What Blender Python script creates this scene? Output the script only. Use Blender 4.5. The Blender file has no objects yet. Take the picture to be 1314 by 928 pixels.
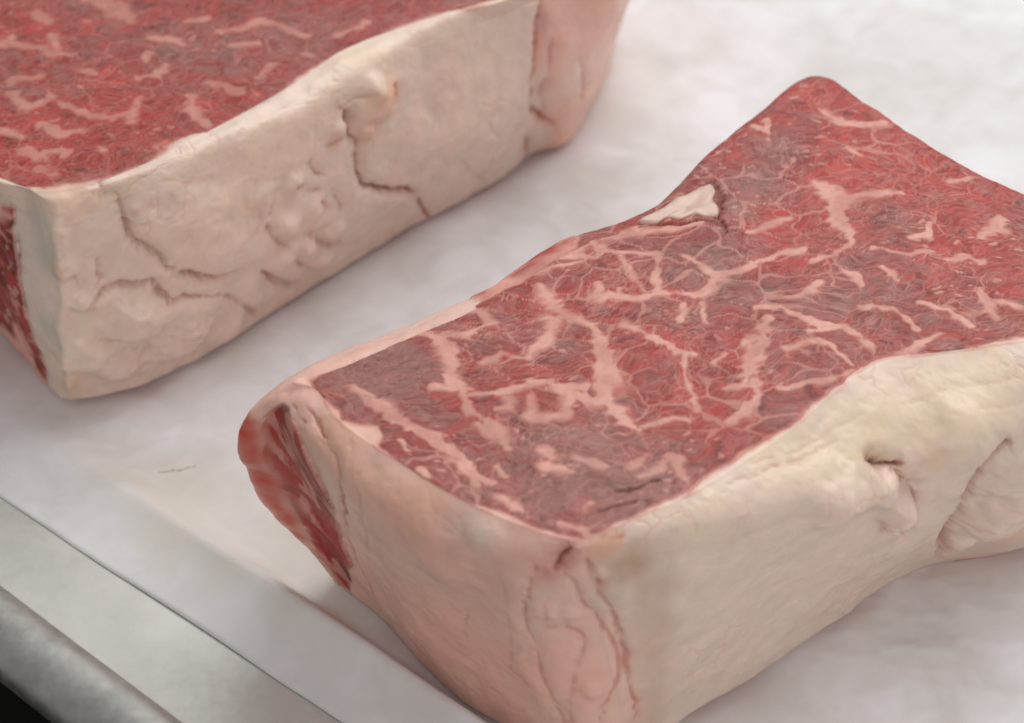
# Two thick raw beef strip steaks on parchment paper in an aluminium sheet pan.
# All modelling is in centimetres (z = 0 is the paper), converted to metres on export.
import bpy, math
import numpy as np

CM = 0.01
SC = bpy.context.scene

# ------------------------------------------------------------------ camera
cam_data = bpy.data.cameras.new('camera')
cam = bpy.data.objects.new('camera', cam_data)
SC.collection.objects.link(cam)
SC.camera = cam
cam.location = (0.0, -0.32, 0.30)
cam.rotation_euler = (math.radians(90 - 40), 0, 0)
cam_data.sensor_width = 36.0
cam_data.lens = 70.0
cam_data.clip_start = 0.01
cam_data.clip_end = 20.0
cam_data.dof.use_dof = True
cam_data.dof.focus_distance = 0.395
cam_data.dof.aperture_fstop = 15.0

# ------------------------------------------------------------------ world and lamps (indoor, soft overhead light and an added front fill)
world = bpy.data.worlds.new('World')
SC.world = world
world.use_nodes = True
bg = world.node_tree.nodes['Background']
bg.inputs[0].default_value = (0.99, 0.985, 1.0, 1)
bg.inputs[1].default_value = 0.42

def area(name, loc, target, size, size_y, power, col):
    l = bpy.data.lights.new(name, 'AREA')
    l.shape = 'RECTANGLE'; l.size = size; l.size_y = size_y
    l.energy = power; l.color = col
    o = bpy.data.objects.new(name, l)
    SC.collection.objects.link(o)
    o.location = loc
    from mathutils import Vector
    d = Vector(target) - Vector(loc)
    o.rotation_euler = d.to_track_quat('-Z', 'Y').to_euler()
    return o
area('ceiling_lamp', (0.34, 0.48, 0.78), (0.03, 0.06, 0.0), 0.9, 0.7, 7.0, (1.0, 0.99, 0.98))
area('front_fill', (0.30, -0.85, 0.60), (0.0, 0.10, 0.02), 0.8, 0.5, 2.6, (1.0, 0.985, 0.97))  # unseen fill added in front to lift the upright faces

SC.view_settings.view_transform = 'Standard'
SC.view_settings.look = 'None'
SC.view_settings.exposure = 0.0
SC.view_settings.gamma = 1.0
SC.view_settings.use_curve_mapping = False

# ------------------------------------------------------------------ numpy noise helpers
def _hash(ix, iy, iz, seed):
    h = (ix.astype(np.int64) * 374761393 + iy.astype(np.int64) * 668265263 + iz.astype(np.int64) * 2147483647 + seed * 1274126177) & 0xFFFFFFFF
    h = ((h ^ (h >> 13)) * 1274126177) & 0xFFFFFFFF
    h = ((h ^ (h >> 16)) * 2246822519) & 0xFFFFFFFF
    h = h ^ (h >> 15)
    return (h & 0xFFFFFF).astype(np.float32) / float(0xFFFFFF)

def vnoise(P, scale, seed=0):
    """smooth value noise, range about -1..1; P (N,3) or (N,2), scale = features per cm"""
    q = P * np.asarray(scale, dtype=np.float64)
    if q.shape[1] == 2:
        q = np.concatenate([q, np.zeros((len(q), 1))], 1)
    q = q + np.array([13.7, 7.1, 3.3]) * (seed + 1)
    i = np.floor(q); f = (q - i).astype(np.float32); i = i.astype(np.int64)
    f = f * f * f * (f * (f * 6 - 15) + 10)
    x, y, z = i[:, 0], i[:, 1], i[:, 2]
    fx, fy, fz = f[:, 0], f[:, 1], f[:, 2]
    def L(a, b, t): return a + (b - a) * t
    c = [[[_hash(x + a, y + b, z + d, seed) for d in (0, 1)] for b in (0, 1)] for a in (0, 1)]
    r = L(L(L(c[0][0][0], c[1][0][0], fx), L(c[0][1][0], c[1][1][0], fx), fy),
          L(L(c[0][0][1], c[1][0][1], fx), L(c[0][1][1], c[1][1][1], fx), fy), fz)
    return r * 2 - 1

def fbm(P, scale, oct=4, seed=0, gain=0.5):
    s = 0; a = 1.0; t = 0
    sc = np.asarray(scale, dtype=np.float64)
    for k in range(oct):
        s = s + a * vnoise(P, sc * (2.03 ** k), seed + 17 * k)
        t += a; a *= gain
    return s / t * 1.4

def worley2(P, scale, seed=0):
    """2-D cellular noise: returns F1, F2 and a random value for the nearest cell"""
    q = P[:, :2] * np.asarray(scale, dtype=np.float64)
    i = np.floor(q).astype(np.int64); f = (q - i).astype(np.float32)
    n = len(q)
    F1 = np.full(n, 9.0, np.float32); F2 = np.full(n, 9.0, np.float32); cid = np.zeros(n, np.float32)
    z0 = np.zeros(n, np.int64)
    for dx in (-1, 0, 1):
        for dy in (-1, 0, 1):
            rx = _hash(i[:, 0] + dx, i[:, 1] + dy, z0, seed); ry = _hash(i[:, 0] + dx, i[:, 1] + dy, z0 + 1, seed)
            d = np.sqrt((dx + rx - f[:, 0]) ** 2 + (dy + ry - f[:, 1]) ** 2)
            m = d < F1
            F2 = np.where(m, F1, np.minimum(F2, d))
            cid = np.where(m, _hash(i[:, 0] + dx, i[:, 1] + dy, z0 + 2, seed), cid)
            F1 = np.where(m, d, F1)
    return F1, F2, cid

def worley3(P, scale, seed=0):
    q = P * np.asarray(scale, dtype=np.float64)
    i = np.floor(q).astype(np.int64); f = (q - i).astype(np.float32)
    n = len(q)
    F1 = np.full(n, 9.0, np.float32); F2 = np.full(n, 9.0, np.float32)
    for dx in (-1, 0, 1):
        for dy in (-1, 0, 1):
            for dz in (-1, 0, 1):
                a, b, c = i[:, 0] + dx, i[:, 1] + dy, i[:, 2] + dz
                d = np.sqrt((dx + _hash(a, b, c, seed) - f[:, 0]) ** 2 + (dy + _hash(a, b, c, seed + 5) - f[:, 1]) ** 2 + (dz + _hash(a, b, c, seed + 9) - f[:, 2]) ** 2)
                m = d < F1
                F2 = np.where(m, F1, np.minimum(F2, d))
                F1 = np.where(m, d, F1)
    return F1, F2

def sstep(a, b, x):
    t = np.clip((x - a) / (b - a), 0, 1)
    return t * t * (3 - 2 * t)

def mix(a, b, t):
    return a + (b - a) * t

def lin(r, g, b):
    """display colour 0..255 to linear reflectance"""
    c = np.array([r, g, b], dtype=np.float64) / 255.0
    return np.where(c <= 0.04045, c / 12.92, ((c + 0.055) / 1.055) ** 2.4)

def poly_dist(P, line, reach, dims=3):
    """distance from points to a polyline of (x,y,z,w); returns index of near points, distance, width, signed side, position along"""
    L = np.asarray(line, dtype=np.float64)
    lo = L[:, :dims].min(0) - reach; hi = L[:, :dims].max(0) + reach
    idx = np.nonzero(np.all((P[:, :dims] > lo) & (P[:, :dims] < hi), axis=1))[0]
    p = P[idx, :dims]
    best = np.full(len(idx), 1e9); w = np.zeros(len(idx)); off = np.zeros((len(idx), dims)); tan = np.zeros((len(idx), dims)); s = np.zeros(len(idx))
    if len(L) == 1:
        d = np.linalg.norm(p - L[0, :dims], axis=1)
        return idx, d, np.full(len(idx), L[0, -1]), p - L[0, :dims], tan, s
    for k in range(len(L) - 1):
        a, b = L[k, :dims], L[k + 1, :dims]
        ab = b - a; ll = max(ab @ ab, 1e-9)
        t = np.clip(((p - a) @ ab) / ll, 0, 1)
        o = p - (a + t[:, None] * ab)
        d = np.sqrt((o * o).sum(1))
        m = d < best
        best = np.where(m, d, best)
        w = np.where(m, L[k, -1] + (L[k + 1, -1] - L[k, -1]) * t, w)
        off = np.where(m[:, None], o, off); tan = np.where(m[:, None], ab / math.sqrt(ll), tan)
        s = np.where(m, (k + t) / (len(L) - 1), s)
    return idx, best, w, off, tan, s

def inside(px, py, poly):
    r = np.zeros(len(px), bool)
    n = len(poly)
    for i in range(n):
        x0, y0 = poly[i][:2]; x1, y1 = poly[(i + 1) % n][:2]
        if y0 == y1: continue
        c = ((py > min(y0, y1)) & (py <= max(y0, y1))) & (px < (x1 - x0) * (py - y0) / (y1 - y0) + x0)
        r ^= c
    return r

def edge_dist2(P, poly):
    """unsigned distance in the plan to a closed polygon outline"""
    L = np.array([list(q[:2]) + [0] for q in list(poly) + [poly[0]]], dtype=np.float64)
    best = np.full(len(P), 1e9)
    p = P[:, :2]
    for k in range(len(L) - 1):
        a, b = L[k, :2], L[k + 1, :2]
        ab = b - a; ll = max(ab @ ab, 1e-9)
        t = np.clip(((p - a) @ ab) / ll, 0, 1)
        o = p - (a + t[:, None] * ab)
        best = np.minimum(best, np.sqrt((o * o).sum(1)))
    return best

# ------------------------------------------------------------------ measured data (cm)
R_COLS = [[[-4.028,-3.982,6.0],[-5.015,-4.009,4.9],[-4.97,-3.583,2.7],[-3.659,-3.418,0.0]],[[-3.575,-4.247,6.0],[-4.428,-4.219,5.4],[-3.847,-4.103,2.8],[-3.229,-3.857,0.0]],[[-3.056,-5.172,6.0],[-3.63,-5.294,5.25],[-3.176,-4.852,2.8],[-2.597,-4.672,0.0]],[[-1.885,-6.245,6.0],[-2.477,-6.616,5.25],[-1.917,-6.385,2.8],[-1.483,-6.188,-0.0]],[[-0.768,-7.192,6.0],[-1.153,-7.526,5.25],[-0.698,-7.256,2.9],[-0.255,-7.221,0.0]],[[0.438,-7.897,6.0],[0.174,-8.2,5.25],[0.517,-8.101,2.9],[1.072,-8.214,0.0]],[[1.189,-8.083,6.0],[1.144,-8.289,5.4],[1.549,-8.193,2.9],[2.125,-8.287,0.0]],[[2.181,-7.519,6.0],[2.569,-7.788,5.4],[2.895,-7.635,2.9],[3.346,-7.126,0.0]],[[3.158,-6.94,6.0],[3.935,-7.155,5.3],[4.487,-6.617,2.9],[5.303,-5.604,0.0]],[[4.793,-5.529,6.0],[5.624,-6.265,5.2],[6.417,-5.394,2.8],[7.38,-4.009,0.0]],[[6.252,-3.982,6.0],[7.272,-5.235,5.0],[7.998,-4.553,2.5],[8.887,-3.084,0.0]],[[7.525,-3.215,6.0],[8.892,-4.598,5.0],[9.776,-3.729,2.5],[10.715,-2.61,0.0]],[[9.719,-2.8,6.0],[10.972,-3.722,5.0],[11.988,-2.673,2.5],[13.105,-1.351,0.0]],[[11.888,-2.139,6.0],[13.252,-2.348,5.0],[14.474,-1.017,2.5],[15.579,0.371,0.0]],[[13.278,-1.41,6.0],[14.832,-0.518,5.0],[16.231,1.14,2.5],[17.143,2.202,0.0]],[[12.797,-0.277,6.0],[14.089,1.102,5.3],[14.139,1.108,2.8],[13.394,1.018,0.0]],[[10.545,1.396,6.0],[10.961,2.093,5.7],[11.008,2.11,2.8],[10.3,1.861,0.0]],[[8.978,3.007,6.0],[9.268,3.711,5.7],[9.306,3.744,2.8],[8.74,3.252,0.0]],[[7.576,4.903,6.0],[7.931,5.745,5.7],[7.954,5.79,2.8],[7.613,5.122,0.0]],[[6.69,5.821,6.0],[6.87,7.045,5.6],[6.883,7.094,2.8],[6.691,6.369,0.0]],[[5.579,4.594,6.0],[5.471,5.455,5.6],[5.475,5.505,2.8],[5.411,4.758,0.0]],[[4.275,2.92,6.0],[4.125,3.679,5.6],[4.113,3.728,2.8],[4.287,2.998,0.0]],[[3.085,1.178,6.0],[2.911,1.98,5.5],[2.874,2.015,2.8],[3.419,1.499,0.0]],[[1.141,-0.019,6.0],[0.911,0.754,5.5],[0.862,0.763,2.8],[1.599,0.627,0.0]],[[-0.333,-1.582,6.0],[-0.574,-0.823,5.5],[-0.623,-0.831,2.8],[0.119,-0.721,0.0]],[[-2.029,-2.753,6.0],[-2.333,-2.024,5.5],[-2.381,-2.037,2.8],[-1.659,-1.838,0.0]],[[-3.299,-3.669,6.0],[-3.802,-2.915,5.4],[-3.849,-2.931,2.8],[-3.137,-2.695,0.0]]]
R_MED = [[-0.526,-4.696,6.05],[8.176,0.045,6.05]]
R_FINE = (0,13,1.35)
R_VEINS = [[[0.536,-1.088,6.0,0.092],[0.888,-1.922,6.0,0.151],[1.168,-2.21,6.0,0.18],[1.52,-2.424,6.0,0.119],[1.623,-2.939,6.0,0.207],[1.704,-3.557,6.0,0.35],[1.769,-4.181,6.0,0.374],[1.749,-4.703,6.0,0.284],[2.042,-5.172,6.0,0.141],[2.328,-5.362,6.0,0.07]],[[0.66,-2.139,6.0,0.15],[0.743,-2.565,6.0,0.074],[0.471,-3.078,6.0,0.059],[0.278,-3.352,6.0,0.044]],[[1.673,-1.41,6.0,0.183],[1.73,-1.063,6.0,0.046]],[[1.673,-1.41,6.0,0.152],[2.335,-1.558,6.0,0.091],[2.858,-1.435,6.0,0.122],[3.696,-1.41,6.0,0.091],[4.105,-0.863,6.0,0.215],[4.445,-0.661,6.0,0.139],[4.808,-0.406,6.0,0.109],[5.363,0.007,6.0,0.078],[5.837,0.059,6.0,0.047]],[[2.122,-1.213,6.0,0.046],[2.099,-1.41,6.0,0.076]],[[2.12,-2.353,6.0,0.06],[2.607,-2.73,6.0,0.119],[3.11,-3.215,6.0,0.088],[3.471,-3.284,6.0,0.059]],[[4.987,-2.186,6.0,0.09],[4.849,-2.377,6.0,0.209],[4.596,-3.008,6.0,0.324],[4.364,-3.624,6.0,0.291],[4.248,-4.115,6.0,0.144],[3.92,-4.247,6.0,0.072]],[[4.352,-3.759,6.0,0.116],[4.568,-4.378,6.0,0.115],[4.429,-4.639,6.0,0.142],[4.177,-4.918,6.0,0.17],[3.901,-5.172,6.0,0.07]],[[-0.815,-4.465,6.0,0.043],[-0.386,-4.444,6.0,0.057],[0.144,-4.247,6.0,0.101],[0.72,-4.115,6.0,0.072],[1.074,-4.378,6.0,0.115],[1.538,-4.639,6.0,0.171]],[[3.281,-3.284,6.0,0.044],[3.185,-3.848,6.0,0.043],[3.265,-4.378,6.0,0.057],[3.36,-4.854,6.0,0.043]],[[2.331,-5.299,6.0,0.042],[2.866,-5.045,6.0,0.056],[3.213,-5.13,6.0,0.028]],[[-0.676,-5.172,6.0,0.084],[-0.364,-5.487,6.0,0.07],[-0.153,-5.694,6.0,0.223],[-0.028,-5.838,6.0,0.139]],[[1.057,-4.509,6.0,0.071],[0.961,-5.024,6.0,0.071],[0.621,-5.045,6.0,0.056],[0.325,-5.045,6.0,0.056]],[[-0.071,-4.509,6.0,0.057],[-0.028,-4.854,6.0,0.057],[-0.241,-4.875,6.0,0.043]],[[0.343,-4.509,6.0,0.043],[0.368,-4.896,6.0,0.057]],[[3.476,-0.148,6.0,0.047],[3.851,-0.559,6.0,0.062],[4.043,-0.863,6.0,0.077]],[[-0.861,-1.777,6.0,0.136],[-0.389,-2.21,6.0,0.06]],[[1.013,-0.148,6.0,0.078],[1.777,-0.148,6.0,0.094],[1.835,0.164,6.0,0.125],[2.078,-0.019,6.0,0.063],[2.887,-0.097,6.0,0.047]],[[2.93,-0.148,6.0,0.078],[2.819,-1.312,6.0,0.076]],[[2.229,-0.148,6.0,0.047],[2.381,-0.913,6.0,0.061]],[[3.296,-1.704,6.0,0.03],[3.248,-2.21,6.0,0.03]],[[3.72,-1.704,6.0,0.045],[3.767,-2.282,6.0,0.045]],[[6.345,2.402,6.0,0.098],[6.556,2.119,6.0,0.26],[6.774,1.783,6.0,0.356],[6.618,1.178,6.0,0.256],[6.868,0.639,6.0,0.142],[6.875,0.216,6.0,0.094],[6.385,-0.2,6.0,0.078],[5.952,-0.303,6.0,0.047]],[[6.858,5.185,6.0,0.069],[7.258,4.686,6.0,0.153],[7.654,4.594,6.0,0.102],[8.127,4.686,6.0,0.068]],[[5.6,4.81,6.0,0.068],[5.481,4.287,6.0,0.118],[5.23,4.501,6.0,0.051]],[[7.264,3.684,6.0,0.1],[7.492,3.388,6.0,0.067]],[[8.516,0.854,6.0,0.079],[8.338,0.533,6.0,0.063],[7.998,0.374,6.0,0.031]],[[10.082,1.151,6.0,0.128],[9.761,0.8,6.0,0.143],[9.45,0.48,6.0,0.079]],[[9.761,0.8,6.0,0.079],[10.017,0.639,6.0,0.047]],[[9.172,2.488,6.0,0.082],[9.624,2.545,6.0,0.098]],[[8.641,-0.303,6.0,0.062],[9.141,-0.2,6.0,0.093],[9.384,-0.406,6.0,0.047]],[[9.159,-1.312,6.0,0.122],[9.239,-1.704,6.0,0.151],[9.267,-2.043,6.0,0.075]],[[9.162,-1.46,6.0,0.046],[9.784,-1.777,6.0,0.045]],[[5.391,-1.484,6.0,0.076],[5.767,-1.386,6.0,0.122],[6.104,-0.988,6.0,0.077]],[[4.795,-1.85,6.0,0.045],[5.134,-1.777,6.0,0.091],[5.671,-2.234,6.0,0.18],[6.171,-2.424,6.0,0.075]],[[6.575,-0.661,6.0,0.062],[6.744,-0.787,6.0,0.123],[6.784,-1.063,6.0,0.046]],[[7.308,-0.61,6.0,0.062],[7.44,-0.762,6.0,0.123],[7.534,-0.963,6.0,0.046]],[[8.072,2.035,6.0,0.049],[7.346,1.951,6.0,0.049],[6.774,1.783,6.0,0.081]],[[4.795,0.639,6.0,0.047],[5.211,0.854,6.0,0.064],[5.563,1.178,6.0,0.048]],[[-1.408,-2.706,6.0,0.178],[-1.186,-3.284,6.0,0.205],[-1.13,-3.826,6.0,0.145]],[[-1.741,-2.495,6.0,0.089],[-1.408,-2.706,6.0,0.148],[-0.846,-2.612,6.0,0.089],[-0.374,-2.21,6.0,0.06]],[[-2.521,-4.639,6.0,0.114],[-2.331,-4.725,6.0,0.171],[-1.87,-5.236,6.0,0.225],[-1.325,-5.612,6.0,0.251],[-0.925,-6.103,6.0,0.193],[-0.546,-6.585,6.0,0.164],[-0.259,-6.724,6.0,0.082]],[[-2.978,-4.159,6.0,0.129],[-2.753,-4.313,6.0,0.143],[-2.538,-4.574,6.0,0.143],[-2.182,-4.875,6.0,0.17]],[[-1.13,-3.826,6.0,0.087],[-0.883,-4.639,6.0,0.085],[-0.764,-4.939,6.0,0.142],[-0.408,-5.236,6.0,0.112],[-0.167,-5.694,6.0,0.139]],[[0.486,-3.031,6.0,0.074],[0.683,-2.636,6.0,0.089],[0.854,-2.139,6.0,0.135]],[[0.375,-4.048,6.0,0.087],[0.819,-4.203,6.0,0.072],[1.308,-4.203,6.0,0.101]],[[-1.592,-6.366,6.0,0.082],[-1.489,-6.585,6.0,0.055]],[[-1.992,-5.674,6.0,0.07],[-1.872,-5.9,6.0,0.042]],[[2.749,-6.063,6.0,0.055],[2.896,-6.144,6.0,0.083],[2.939,-6.545,6.0,0.082],[3.04,-6.664,6.0,0.041]],[[1.173,-6.103,6.0,0.041],[1.417,-6.245,6.0,0.11],[1.58,-6.305,6.0,0.041]],[[0.596,-5.9,6.0,0.083],[0.759,-6.103,6.0,0.041]],[[0.591,-6.305,6.0,0.096],[0.933,-6.386,6.0,0.041]],[[1.249,-7.327,6.0,0.04],[1.388,-7.192,6.0,0.054]],[[0.838,-7.765,6.0,0.053],[1.234,-7.897,6.0,0.08],[1.388,-8.046,6.0,0.04]],[[-0.23,-7.096,6.0,0.041],[0.201,-7.385,6.0,0.054]],[[-0.783,-6.305,6.0,0.069],[-0.612,-6.743,6.0,0.082]],[[-0.234,-6.305,6.0,0.082],[-0.096,-6.545,6.0,0.041]],[[2.105,-6.245,6.0,0.083],[2.31,-6.002,6.0,0.055]],[[2.256,-6.545,6.0,0.041],[2.597,-6.305,6.0,0.041],[2.774,-6.103,6.0,0.041]],[[3.833,-3.534,6.0,0.044],[4.08,-3.192,6.0,0.029]],[[5.192,-3.078,6.0,0.059],[5.808,-2.846,6.0,0.044],[6.075,-3.078,6.0,0.059],[6.383,-3.534,6.0,0.044]],[[4.93,-4.203,6.0,0.043],[5.819,-3.982,6.0,0.058],[6.403,-3.714,6.0,0.073]],[[5.687,-2.612,6.0,0.045],[6.386,-2.377,6.0,0.06],[6.804,-3.124,6.0,0.044]],[[6.689,-1.777,6.0,0.045],[7.426,-1.898,6.0,0.045],[7.784,-2.495,6.0,0.03]],[[7.916,-1.655,6.0,0.045],[8.481,-1.898,6.0,0.03],[8.773,-2.377,6.0,0.045]],[[7.253,0.112,6.0,0.031],[7.841,-0.148,6.0,0.047],[8.485,-0.019,6.0,0.031]],[[7.235,-3.192,6.0,0.059],[7.803,-2.846,6.0,0.089],[8.211,-2.612,6.0,0.045]],[[-0.539,-3.534,6.0,0.044],[-0.249,-3.192,6.0,0.044],[0.278,-3.352,6.0,0.044]],[[-1.394,-4.203,6.0,0.043],[-0.817,-4.313,6.0,0.043]],[[1.221,0.085,6.0,0.063],[1.941,0.506,6.0,0.079],[2.51,0.854,6.0,0.095],[2.885,1.015,6.0,0.064]],[[2.263,0.639,6.0,0.063],[3.06,0.746,6.0,0.079],[3.869,0.961,6.0,0.048]],[[-0.26,-1.213,6.0,0.061],[0.509,-0.661,6.0,0.077],[1.291,-0.277,6.0,0.047]]]
R_TONE = [[6.674,5.982,6.0,0.523,1.1],[5.585,4.655,6.0,0.443,0.8],[4.729,3.595,6.0,0.401,0.8],[7.714,4.655,6.0,0.511,1.1],[8.405,3.595,6.0,0.501,1.2],[9.11,2.804,6.0,0.494,1.2],[9.951,2.007,6.0,0.487,1.1],[7.029,2.007,6.0,0.974,0.6],[5.428,0.639,6.0,0.791,0.6],[8.381,-0.661,6.0,0.926,0.5],[7.05,3.447,6.0,1.167,1.2],[6.284,5.597,6.0,0.519,0.7],[8.68,1.178,6.0,0.959,0.5],[9.555,-0.148,6.0,0.935,0.5],[8.216,3.447,6.0,0.833,0.8],[5.347,-0.148,6.0,0.701,0.9],[6.628,2.717,6.0,0.411,0.6],[3.0,-2.846,6.0,0.665,0.5],[0.651,-1.655,6.0,0.53,0.7],[0.334,-3.759,6.0,0.58,0.5],[1.639,-3.759,6.0,0.725,0.6],[3.176,-4.639,6.0,0.712,0.6],[8.932,-0.148,6.0,0.624,0.8],[3.958,-5.487,6.0,0.839,0.5],[5.747,3.744,6.0,0.754,-0.9],[5.108,2.289,6.0,0.653,-0.6],[4.255,-0.148,6.0,0.624,-0.7],[3.304,-0.406,6.0,0.776,-0.5],[8.118,0.639,6.0,0.633,-0.4],[-2.706,-3.871,6.0,0.868,-1.1],[-1.709,-3.421,6.0,0.73,-0.8],[-0.937,-5.487,6.0,0.839,-0.5],[0.041,-6.704,6.0,0.954,-0.6],[-1.327,-6.506,6.0,0.547,-0.4],[-0.24,-5.067,6.0,0.565,-0.3],[1.391,-7.096,6.0,1.215,-0.8],[2.22,-6.704,6.0,0.681,-0.7],[6.013,-2.377,6.0,0.895,-0.2],[9.063,-1.163,6.0,0.917,-0.2],[3.625,-2.377,6.0,0.448,-0.3],[9.464,2.007,6.0,0.974,0.6],[8.143,5.279,6.0,0.689,0.9]]
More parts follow.
